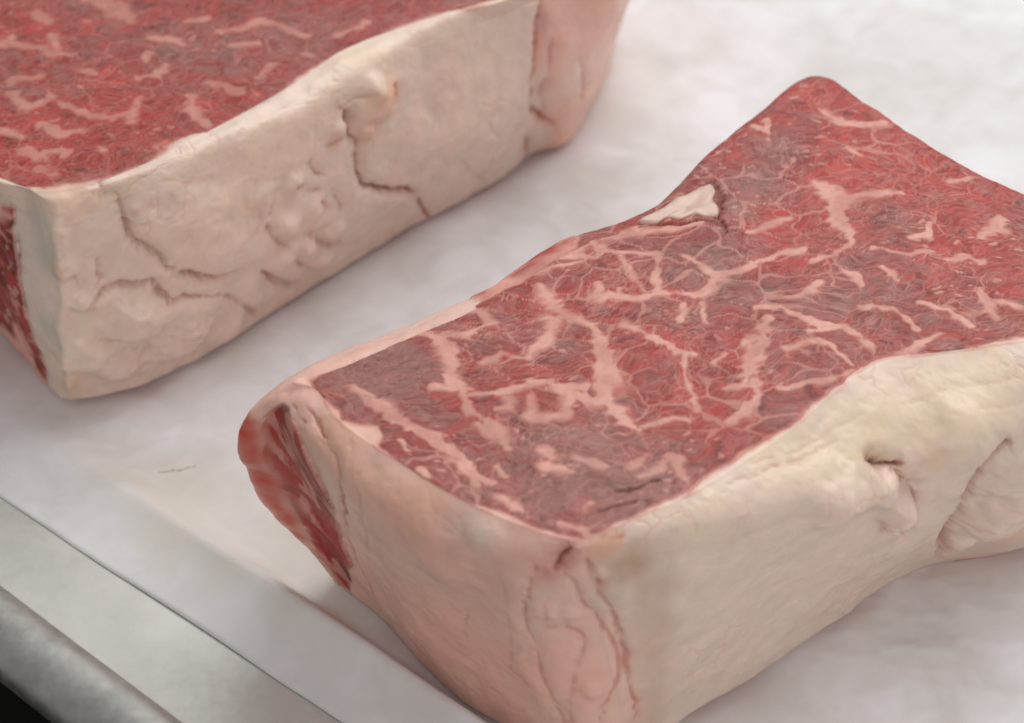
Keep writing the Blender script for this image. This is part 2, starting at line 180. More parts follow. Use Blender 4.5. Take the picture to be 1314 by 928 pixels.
R_CREASES = [([[0.425,-8.253,5.48,0.066],[0.416,-8.257,5.474,0.062],[0.401,-8.26,5.454,0.056],[0.373,-8.255,5.358,0.053],[0.321,-8.236,5.138,0.056],[0.256,-8.207,4.841,0.062],[0.206,-8.175,4.558,0.068],[0.175,-8.136,4.322,0.074],[0.158,-8.093,4.098,0.08],[0.171,-8.063,3.873,0.082],[0.228,-8.057,3.644,0.08],[0.315,-8.064,3.413,0.075],[0.401,-8.075,3.168,0.07],[0.475,-8.083,2.895,0.065],[0.548,-8.095,2.608,0.06],[0.624,-8.111,2.335,0.056],[0.708,-8.134,2.099,0.056],[0.794,-8.16,1.878,0.056],[0.876,-8.185,1.629,0.057],[0.956,-8.207,1.294,0.057],[1.03,-8.226,0.931,0.058],[1.082,-8.239,0.675,0.058]],0.068,0.33),([[0.796,-8.305,5.586,0.079],[0.813,-8.311,5.547,0.076],[0.84,-8.319,5.483,0.071],[0.889,-8.321,5.371,0.066],[0.969,-8.315,5.19,0.061],[1.071,-8.302,4.96,0.056],[1.182,-8.283,4.717,0.054],[1.302,-8.256,4.471,0.057],[1.431,-8.223,4.212,0.063],[1.556,-8.19,3.939,0.068],[1.686,-8.153,3.631,0.075],[1.813,-8.116,3.31,0.081],[1.902,-8.091,3.038,0.084],[1.939,-8.083,2.859,0.081],[1.939,-8.088,2.728,0.075],[1.909,-8.107,2.571,0.07],[1.833,-8.145,2.361,0.07],[1.728,-8.197,2.124,0.071],[1.651,-8.243,1.87,0.071],[1.628,-8.279,1.566,0.067],[1.633,-8.31,1.245,0.062],[1.639,-8.332,1.018,0.058]],0.075,0.48),([[1.273,-8.236,5.664,0.053],[1.294,-8.24,5.598,0.061],[1.328,-8.244,5.494,0.072],[1.388,-8.238,5.32,0.08],[1.492,-8.213,5.046,0.082],[1.623,-8.177,4.702,0.081],[1.741,-8.143,4.348,0.082],[1.836,-8.112,3.98,0.087],[1.918,-8.082,3.601,0.094],[1.984,-8.059,3.279,0.097],[2.029,-8.045,3.033,0.095],[2.058,-8.039,2.843,0.089],[2.077,-8.034,2.715,0.084]],0.09,0.54),([[2.013,-8.055,2.855,0.084],[2.065,-8.042,2.603,0.08],[2.138,-8.025,2.241,0.075],[2.196,-8.023,1.869,0.071],[2.223,-8.051,1.473,0.071],[2.234,-8.094,1.066,0.072],[2.24,-8.126,0.779,0.073]],0.075,0.54),([[0.598,-8.223,3.887,0.041],[0.697,-8.237,3.891,0.045],[0.837,-8.256,3.892,0.05],[0.969,-8.267,3.864,0.055],[1.089,-8.261,3.8,0.059],[1.2,-8.247,3.706,0.064],[1.264,-8.236,3.574,0.069],[1.251,-8.235,3.396,0.074],[1.191,-8.237,3.181,0.079],[1.133,-8.238,2.945,0.084],[1.086,-8.237,2.693,0.09],[1.041,-8.236,2.421,0.097],[1.015,-8.236,2.131,0.099],[1.026,-8.24,1.781,0.092],[1.057,-8.246,1.412,0.08],[1.081,-8.25,1.152,0.072]],0.053,0.48),([[0.564,-8.29,4.722,0.054],[0.567,-8.234,4.078,0.041]],0.038,0.24),([[-0.855,-7.242,3.304,0.057],[-0.882,-7.054,2.418,0.058]],0.026,0.21),([[-2.558,-5.211,1.562,0.061],[-2.545,-5.198,1.475,0.065],[-2.524,-5.182,1.347,0.072],[-2.482,-5.19,1.196,0.076],[-2.406,-5.227,0.994,0.078],[-2.308,-5.288,0.77,0.079],[-2.207,-5.379,0.624,0.077],[-2.097,-5.529,0.62,0.072],[-1.983,-5.708,0.695,0.066],[-1.903,-5.837,0.756,0.061]],0.045,0.24),([[-3.741,-4.522,5.9,0.057],[-3.662,-4.71,5.87,0.06],[-3.55,-4.976,5.825,0.065],[-3.443,-5.226,5.761,0.071],[-3.35,-5.447,5.684,0.08],[-3.262,-5.653,5.588,0.092],[-3.196,-5.793,5.448,0.098],[-3.161,-5.873,5.305,0.097],[-3.146,-5.887,5.118,0.091],[-3.146,-5.773,4.734,0.085],[-3.186,-5.417,4.006,0.082],[-3.239,-4.932,3.081,0.078],[-3.216,-4.6,2.243,0.076],[-3.038,-4.571,1.553,0.076],[-2.783,-4.694,0.95,0.077],[-2.598,-4.795,0.537,0.078]],0.09,0.5),([[-4.122,-4.15,5.85,0.058],[-3.83,-4.834,5.705,0.071]],0.06,0.6),([[-4.396,-4.235,5.17,0.087],[-4.294,-4.28,4.932,0.096],[-4.15,-4.341,4.585,0.109],[-4.017,-4.365,4.188,0.118],[-3.92,-4.33,3.77,0.121],[-3.834,-4.259,3.302,0.121],[-3.743,-4.171,2.759,0.122],[-3.628,-4.054,2.03,0.123],[-3.509,-3.92,1.225,0.125],[-3.425,-3.825,0.654,0.127]],0.06,0.4),([[1.021,-8.168,5.936,0.106],[0.977,-8.197,5.892,0.114],[0.916,-8.238,5.827,0.126],[0.861,-8.272,5.749,0.132],[0.817,-8.294,5.641,0.126],[0.779,-8.309,5.52,0.115],[0.752,-8.319,5.433,0.106]],0.22,0.9),([[6.656,-5.344,5.352,0.099],[6.757,-5.37,5.266,0.085]],0.45,1.3),([[6.757,-5.37,5.266,0.071],[6.788,-5.371,5.242,0.072],[6.834,-5.371,5.207,0.072],[6.898,-5.359,5.17,0.071],[6.999,-5.325,5.128,0.067],[7.118,-5.279,5.084,0.061],[7.204,-5.246,5.053,0.057]],0.25,1.0),([[7.02,-5.373,5.021,0.071],[7.126,-5.344,4.874,0.075],[7.274,-5.302,4.66,0.081],[7.404,-5.248,4.422,0.087],[7.495,-5.182,4.167,0.093],[7.567,-5.104,3.887,0.099],[7.619,-5.024,3.6,0.103],[7.653,-4.93,3.278,0.105],[7.668,-4.833,2.949,0.106],[7.652,-4.773,2.711,0.105],[7.585,-4.779,2.623,0.101],[7.487,-4.823,2.625,0.095],[7.416,-4.857,2.636,0.09]],0.24,0.3),([[6.839,-5.473,3.881,0.087],[6.9,-5.401,3.716,0.092],[6.989,-5.298,3.484,0.1],[7.08,-5.198,3.273,0.103],[7.177,-5.105,3.105,0.1],[7.277,-5.016,2.958,0.094],[7.347,-4.954,2.858,0.09]],0.1,0.25),([[9.36,-4.434,4.934,0.073],[9.326,-4.454,4.921,0.077],[9.274,-4.484,4.897,0.082],[9.201,-4.518,4.827,0.087],[9.094,-4.569,4.712,0.092],[8.967,-4.625,4.551,0.097],[8.856,-4.643,4.32,0.103],[8.777,-4.601,3.981,0.108],[8.715,-4.522,3.571,0.114],[8.665,-4.436,3.173,0.12],[8.611,-4.383,2.854,0.126],[8.569,-4.323,2.547,0.132],[8.573,-4.172,2.139,0.138],[8.665,-3.83,1.489,0.146],[8.803,-3.396,0.737,0.155],[8.905,-3.084,0.201,0.162]],0.28,0.2),([[3.792,-6.684,5.902,0.027],[4.077,-6.506,5.886,0.032],[4.486,-6.248,5.861,0.037],[4.908,-5.976,5.829,0.042],[5.355,-5.673,5.782,0.043],[5.815,-5.354,5.726,0.043],[6.139,-5.13,5.687,0.043]],0.02,0.15),([[4.166,-6.252,5.945,0.028],[4.43,-6.101,5.92,0.028],[4.81,-5.88,5.885,0.028],[5.215,-5.612,5.851,0.028],[5.666,-5.253,5.817,0.028],[6.142,-4.847,5.784,0.028],[6.477,-4.558,5.761,0.029]],0.015,0.1),([[4.747,-6.103,5.833,0.028],[5.346,-5.774,5.76,0.028]],0.02,0.2),([[7.098,-4.291,5.703,0.029],[7.523,-4.14,5.698,0.029],[8.12,-3.929,5.691,0.029],[8.654,-3.755,5.683,0.029],[9.059,-3.657,5.673,0.029],[9.401,-3.595,5.663,0.029],[9.633,-3.556,5.656,0.029]],0.015,0.1),([[7.519,-4.571,5.495,0.029],[9.573,-3.955,5.434,0.029]],0.015,0.1),([[3.013,-7.082,5.98,0.041],[3.063,-6.966,6.0,0.054]],0.06,0.0),([[-1.299,-7.234,5.733,0.041],[-1.142,-7.379,5.653,0.041],[-0.924,-7.578,5.546,0.04],[-0.762,-7.718,5.483,0.04],[-0.708,-7.742,5.51,0.04],[-0.708,-7.707,5.58,0.04],[-0.713,-7.677,5.634,0.04]],0.02,0),([[-0.229,-8.029,5.019,0.067],[-0.19,-7.992,4.679,0.068],[-0.137,-7.937,4.191,0.07],[-0.093,-7.874,3.686,0.069],[-0.069,-7.795,3.144,0.066],[-0.054,-7.709,2.585,0.061],[-0.045,-7.648,2.191,0.057]],0.02,0.3),([[1.486,-8.009,5.963,0.053],[1.918,-7.845,5.913,0.053]],0.03,0.5),([[5.647,-6.278,5.013,0.07],[5.408,-6.406,5.029,0.07],[5.069,-6.587,5.051,0.07],[4.741,-6.759,5.072,0.069],[4.437,-6.914,5.09,0.065],[4.145,-7.061,5.105,0.059],[3.941,-7.162,5.116,0.055]],0.03,0.1),([[-2.878,-5.956,5.689,0.07],[-2.832,-6.096,5.515,0.074],[-2.77,-6.273,5.246,0.081],[-2.732,-6.296,4.822,0.084],[-2.741,-6.01,4.092,0.082],[-2.773,-5.57,3.207,0.078],[-2.799,-5.246,2.573,0.075]],0.03,0.2)]
R_LUMPS = [([7.155,-5.332,4.003,0.349],0.42),([6.802,-5.585,4.667,0.4],0.28),([6.196,-5.954,4.912,0.424],0.2),([5.647,-6.278,5.013,0.392],0.12),([5.657,-6.273,4.907,0.421],0.08),([9.624,-3.926,2.949,0.974],0.55),([9.682,-4.248,4.087,0.594],0.25),([9.073,-3.622,1.331,0.314],0.12),([7.521,-5.14,4.924,0.402],0.08),([-0.51,-7.739,5.705,0.402],0.07),([1.8,-8.124,4.544,0.339],0.08),([0.8,-8.2,2.989,0.348],0.06),([1.528,-8.201,5.222,0.16],0.08),([5.985,-6.068,4.602,0.567],0.08),([-1.336,-7.341,4.723,0.688],0.08),([0.576,-8.26,4.317,0.244],0.05),([8.287,-4.662,5.233,0.577],0.12),([1.035,-8.287,4.322,0.19],0.06),([1.43,-8.238,2.426,0.197],0.07)]
R_SPOTS = [([2.102,-7.99,5.29,0.563],'brown',0.75),([1.496,-8.111,5.851,0.318],'orange',0.7),([2.494,-7.86,4.392,0.465],'brown',0.45),([2.537,-7.834,3.63,0.472],'brown',0.45),([2.516,-7.83,2.809,0.507],'brown',0.45),([2.537,-7.811,1.919,0.544],'brown',0.45),([2.575,-7.817,1.059,0.552],'brown',0.45),([1.784,-7.941,5.897,0.186],'orange',0.6),([0.902,-8.272,5.755,0.317],'red',0.6),([0.629,-8.31,5.407,0.266],'red',0.5),([0.418,-8.268,5.365,0.399],'pink',0.5),([-4.946,-4.106,5.131,0.234],'redskin',0.85),([-4.953,-4.091,4.83,0.309],'redskin',1.0),([-4.956,-4.037,4.44,0.326],'redskin',1.0),([-4.927,-3.984,4.092,0.328],'redskin',1.0),([-4.869,-3.92,3.678,0.331],'redskin',1.0),([-4.799,-3.864,3.307,0.333],'redskin',0.94),([-4.717,-3.815,2.945,0.32],'redskin',0.94),([-4.61,-3.772,2.558,0.307],'redskin',0.85),([-4.459,-3.735,2.145,0.279],'redskin',0.85),([-4.301,-3.664,1.622,0.281],'redskin',0.77),([-4.076,-3.6,1.085,0.237],'redskin',0.68),([-3.88,-3.549,0.673,0.207],'redskin',0.59),([-3.2,-5.321,5.857,0.633],'peach',0.6),([-2.439,-6.484,5.618,0.827],'peach',0.5),([-1.867,-7.085,5.221,0.685],'pink',0.5),([-1.42,-6.705,2.417,1.162],'pink',0.7),([-0.236,-7.494,2.191,1.291],'pink',0.7),([-0.79,-7.654,4.644,0.821],'pink',0.4),([-2.843,-4.896,1.756,0.609],'pink',0.6),([-1.761,-6.11,1.108,0.752],'pink',0.6),([1.187,-8.251,2.428,0.843],'pink',0.5),([4.771,-5.946,5.876,0.833],'cream',0.54),([6.289,-5.07,5.653,0.852],'cream',0.62),([7.851,-4.163,5.626,1.158],'cream',0.62),([3.28,-7.264,5.795,0.675],'cream',0.41),([9.101,-3.758,5.628,0.876],'cream',0.41),([5.343,-6.444,4.968,0.698],'pinkw',0.6),([4.319,-6.778,3.316,0.857],'pinkw',0.5),([6.244,-5.498,2.818,0.887],'pinkw',0.5),([3.992,-6.786,1.627,0.735],'pinkw',0.5),([7.323,-5.143,3.5,0.236],'orange',0.35),([7.671,-5.029,5.037,0.345],'orange',0.35),([10.275,-3.056,0.992,0.479],'orange',0.35),([6.614,-4.671,5.685,0.572],'cream',0.27),([7.014,-3.661,5.919,0.437],'pinkw',0.5),([-0.618,-7.714,5.658,0.349],'pinkw',0.8),([-1.612,-7.065,5.69,0.544],'peach',0.6),([-3.254,-5.527,4.471,0.287],'peach',0.4),([-2.802,-4.636,6.01,0.356],'peach',0.5),([5.663,-5.733,5.655,0.56],'cream',0.41)]
R_MEAT = [[-3.74,-3.982],[-3.665,-4.203],[-3.562,-4.422],[-3.193,-4.811],[-3.091,-5.067],[-2.746,-5.172],[-2.461,-5.236],[-2.334,-5.529],[-2.381,-5.694],[-2.02,-6.305],[-1.663,-6.664],[-1.248,-6.901],[-0.768,-7.212],[-0.094,-7.519],[0.571,-7.859],[1.031,-8.046],[1.202,-8.083],[1.524,-7.934],[2.112,-7.557],[2.672,-7.134],[3.046,-6.979],[3.608,-6.386],[4.201,-5.9],[4.806,-5.403],[5.442,-4.746],[6.021,-4.093],[6.522,-3.579],[7.078,-3.261],[7.598,-3.215],[8.115,-3.192],[8.735,-3.008],[9.737,-2.706],[11.916,-2.019],[13.801,-1.163],[15.716,3.447],[11.009,4.966],[7.013,8.618],[3.304,4.966],[1.32,0.907],[1.224,0.216],[0.123,-0.913],[-0.682,-1.607],[-1.232,-2.019],[-1.745,-2.4],[-2.208,-2.706],[-2.755,-3.008],[-3.386,-3.466],[-3.666,-3.804]]
R_CUTS = [[[4.198,2.346,6.0,0.082],[4.286,2.007,6.0,0.114],[4.299,1.562,6.0,0.113],[4.268,1.178,6.0,0.096],[4.336,0.639,6.0,0.063]],[[2.626,0.934,6.0,0.048],[3.073,0.961,6.0,0.048],[3.554,1.015,6.0,0.048],[4.004,1.069,6.0,0.064],[4.219,0.961,6.0,0.08]],[[0.57,-7.934,6.0,0.053],[1.03,-8.083,6.0,0.066],[1.362,-8.027,6.0,0.066],[1.768,-7.803,6.0,0.053]],[[4.055,2.402,6.0,0.065],[4.228,2.517,6.0,0.066]],[[-0.497,-7.327,6.0,0.04],[0.04,-7.633,6.0,0.04]],[[1.802,-6.94,6.0,0.027],[2.495,-6.664,6.0,0.041]],[[1.516,-7.385,6.0,0.027],[2.129,-7.192,6.0,0.027]]]
R_STRIP = [[-4.647,-4.124,5.287],[-4.286,-4.283,5.672],[-3.92,-4.837,5.564],[-3.622,-5.263,5.02],[-3.473,-4.938,3.808],[-3.343,-4.524,2.483],[-3.231,-4.299,1.467],[-3.278,-3.753,0.084],[-3.579,-3.628,0.311],[-3.922,-3.686,1.09],[-4.224,-3.841,2.256],[-4.557,-3.957,3.507],[-4.67,-4.064,4.509]]
R_FLAKE = [[2.6,1.043,5.98],[2.9,1.287,5.98],[3.136,1.479,5.98],[3.38,1.784,5.98],[3.684,1.979,5.98],[3.962,2.232,5.98],[4.163,2.289,5.98],[4.224,2.035,5.98],[4.154,1.756,5.98],[4.245,1.479,5.98],[4.21,1.233,5.98],[3.982,1.178,5.98],[3.732,1.26,5.98],[3.433,1.097,5.98],[3.18,1.151,5.98],[2.948,0.989,5.98]]
L_COLS = [[[-13.088,4.045,6.0],[-13.878,4.633,5.3],[-14.841,6.051,2.7],[-15.452,7.493,0.0]],[[-10.789,2.631,6.0],[-11.097,2.688,5.6],[-11.836,3.662,2.8],[-12.177,4.646,0.0]],[[-10.199,2.289,6.0],[-10.24,2.346,5.6],[-10.559,2.253,2.8],[-10.675,2.664,0.0]],[[-9.744,2.119,6.0],[-9.471,1.814,5.5],[-9.712,1.708,2.8],[-10.049,2.148,0.0]],[[-8.713,2.488,6.0],[-8.35,2.417,5.55],[-8.45,2.115,2.8],[-8.798,2.473,0.0]],[[-7.533,3.447,6.0],[-6.983,3.339,5.55],[-7.015,2.949,2.8],[-7.568,3.357,0.0]],[[-6.263,4.779,6.0],[-5.52,4.659,5.55],[-5.456,4.452,2.8],[-5.838,5.237,0.0]],[[-5.184,6.079,6.0],[-4.327,5.914,5.55],[-4.138,5.974,2.8],[-4.362,6.922,0.0]],[[-3.727,7.919,6.0],[-3.008,7.563,5.55],[-2.713,7.576,2.8],[-2.706,8.699,0.0]],[[-1.788,9.333,6.0],[-1.206,9.379,5.55],[-0.941,9.195,2.8],[-0.95,10.264,0.0]],[[-0.316,9.954,6.0],[0.151,10.553,5.55],[0.453,10.9,2.8],[0.561,12.088,0.0]],[[0.623,10.814,6.0],[1.306,11.513,5.5],[1.616,11.712,2.8],[1.464,12.606,0.0]],[[1.605,12.369,6.0],[2.638,12.455,5.3],[2.571,13.242,2.8],[2.095,14.129,0.0]],[[2.069,14.85,6.0],[3.232,15.584,5.4],[3.147,16.095,2.8],[2.881,17.899,0.0]],[[1.757,18.471,6.0],[2.587,20.474,5.4],[2.622,20.509,2.8],[2.088,19.983,0.0]],[[-1.267,21.977,6.0],[-1.197,24.19,5.5],[-1.183,24.238,2.8],[-1.382,23.515,0.0]],[[-6.822,21.977,6.0],[-7.179,24.19,5.5],[-7.194,24.238,2.8],[-6.971,23.522,0.0]],[[-11.713,17.997,6.0],[-12.404,19.767,5.5],[-12.445,19.795,2.8],[-11.826,19.371,0.0]],[[-15.512,11.973,6.0],[-16.525,13.293,5.5],[-16.575,13.29,2.8],[-15.826,13.332,0.0]],[[-15.79,7.237,6.0],[-16.776,8.045,5.4],[-16.821,8.024,2.8],[-16.142,8.341,0.0]]]
L_MED = [[-10.75,7.919,6.0],[-1.961,15.282,6.0]]
L_FINE = (0,13,2.2)
L_VEINS = [[[-10.138,10.25,6.0,0.299],[-9.639,9.806,6.0,0.557],[-9.197,9.333,6.0,0.332],[-8.96,8.973,6.0,0.22]],[[-11.544,8.023,6.0,0.09],[-10.869,7.782,6.0,0.09],[-10.498,7.508,6.0,0.072],[-10.003,7.44,6.0,0.071]],[[-10.649,8.267,6.0,0.072],[-10.48,7.713,6.0,0.09]],[[-8.403,8.267,6.0,0.109],[-7.869,8.197,6.0,0.181],[-7.738,8.023,6.0,0.072]],[[-6.928,8.512,6.0,0.073],[-6.328,8.689,6.0,0.091],[-5.984,9.081,6.0,0.092],[-5.713,8.937,6.0,0.073],[-4.847,8.407,6.0,0.091]],[[-8.457,6.504,6.0,0.07],[-7.996,6.603,6.0,0.088],[-7.873,6.868,6.0,0.159],[-7.842,7.035,6.0,0.071]],[[-8.385,7.237,6.0,0.053],[-8.361,7.576,6.0,0.072]],[[-11.128,5.853,6.0,0.104],[-11.021,5.661,6.0,0.139],[-10.691,5.279,6.0,0.155],[-10.311,5.661,6.0,0.087],[-10.38,6.047,6.0,0.07]],[[-11.302,6.307,6.0,0.053],[-11.187,6.438,6.0,0.053],[-10.596,6.57,6.0,0.07]],[[-10.035,5.469,6.0,0.086],[-9.255,5.028,6.0,0.086],[-8.756,4.903,6.0,0.086],[-8.373,5.091,6.0,0.086]],[[-7.148,5.725,6.0,0.173],[-6.999,5.216,6.0,0.275],[-6.824,4.903,6.0,0.239],[-6.634,4.594,6.0,0.102]],[[-10.308,4.686,6.0,0.085],[-9.716,4.318,6.0,0.203],[-9.388,4.379,6.0,0.085]],[[-10.516,3.625,6.0,0.167],[-10.199,3.447,6.0,0.233],[-9.642,3.595,6.0,0.134],[-9.506,3.388,6.0,0.067]],[[-8.861,3.625,6.0,0.167],[-8.775,3.506,6.0,0.1]],[[-6.803,6.34,6.0,0.14],[-6.424,6.242,6.0,0.14],[-6.092,5.917,6.0,0.174]],[[-9.771,6.902,6.0,0.071],[-9.479,6.735,6.0,0.088]],[[-11.279,9.333,6.0,0.074],[-10.939,8.973,6.0,0.073]],[[-11.042,4.348,6.0,0.085],[-10.742,4.105,6.0,0.067]],[[-6.428,7.919,6.0,0.072],[-5.895,7.989,6.0,0.054]],[[-4.78,7.576,6.0,0.09],[-4.588,7.406,6.0,0.054]],[[-7.657,3.744,6.0,0.05],[-7.488,3.984,6.0,0.067]],[[-11.74,7.919,6.0,0.072],[-11.627,8.267,6.0,0.054]],[[-7.641,8.973,6.0,0.073],[-7.254,9.116,6.0,0.11]],[[-9.822,8.866,6.0,0.055],[-10.034,9.045,6.0,0.055]],[[-10.036,3.007,6.0,0.066],[-9.654,2.717,6.0,0.066]],[[-8.378,4.655,6.0,0.051],[-8.301,5.661,6.0,0.087]],[[-4.032,8.442,6.0,0.054],[-3.426,8.973,6.0,0.073]],[[-5.756,6.57,6.0,0.053],[-5.45,7.069,6.0,0.053]]]
L_TONE = [[-10.875,8.618,6.0,1.093,0.6],[-8.776,5.597,6.0,1.039,0.7],[-9.949,3.447,6.0,1.0,0.8],[-10.564,4.966,6.0,0.856,0.6],[-8.078,4.348,6.0,0.847,0.3],[-9.1,6.57,6.0,0.528,0.6],[-6.18,5.597,6.0,0.692,0.5],[-5.434,6.902,6.0,0.708,0.5],[-9.925,6.242,6.0,0.875,-0.4],[-7.149,7.919,6.0,1.26,-0.6],[-4.709,8.973,6.0,1.283,-0.5],[-7.999,6.242,6.0,0.7,-0.5],[-5.999,7.237,6.0,1.068,-0.4],[-11.226,7.576,6.0,0.716,-0.3],[-8.287,9.696,6.0,0.742,0.6],[-4.221,9.88,6.0,0.93,0.6]]
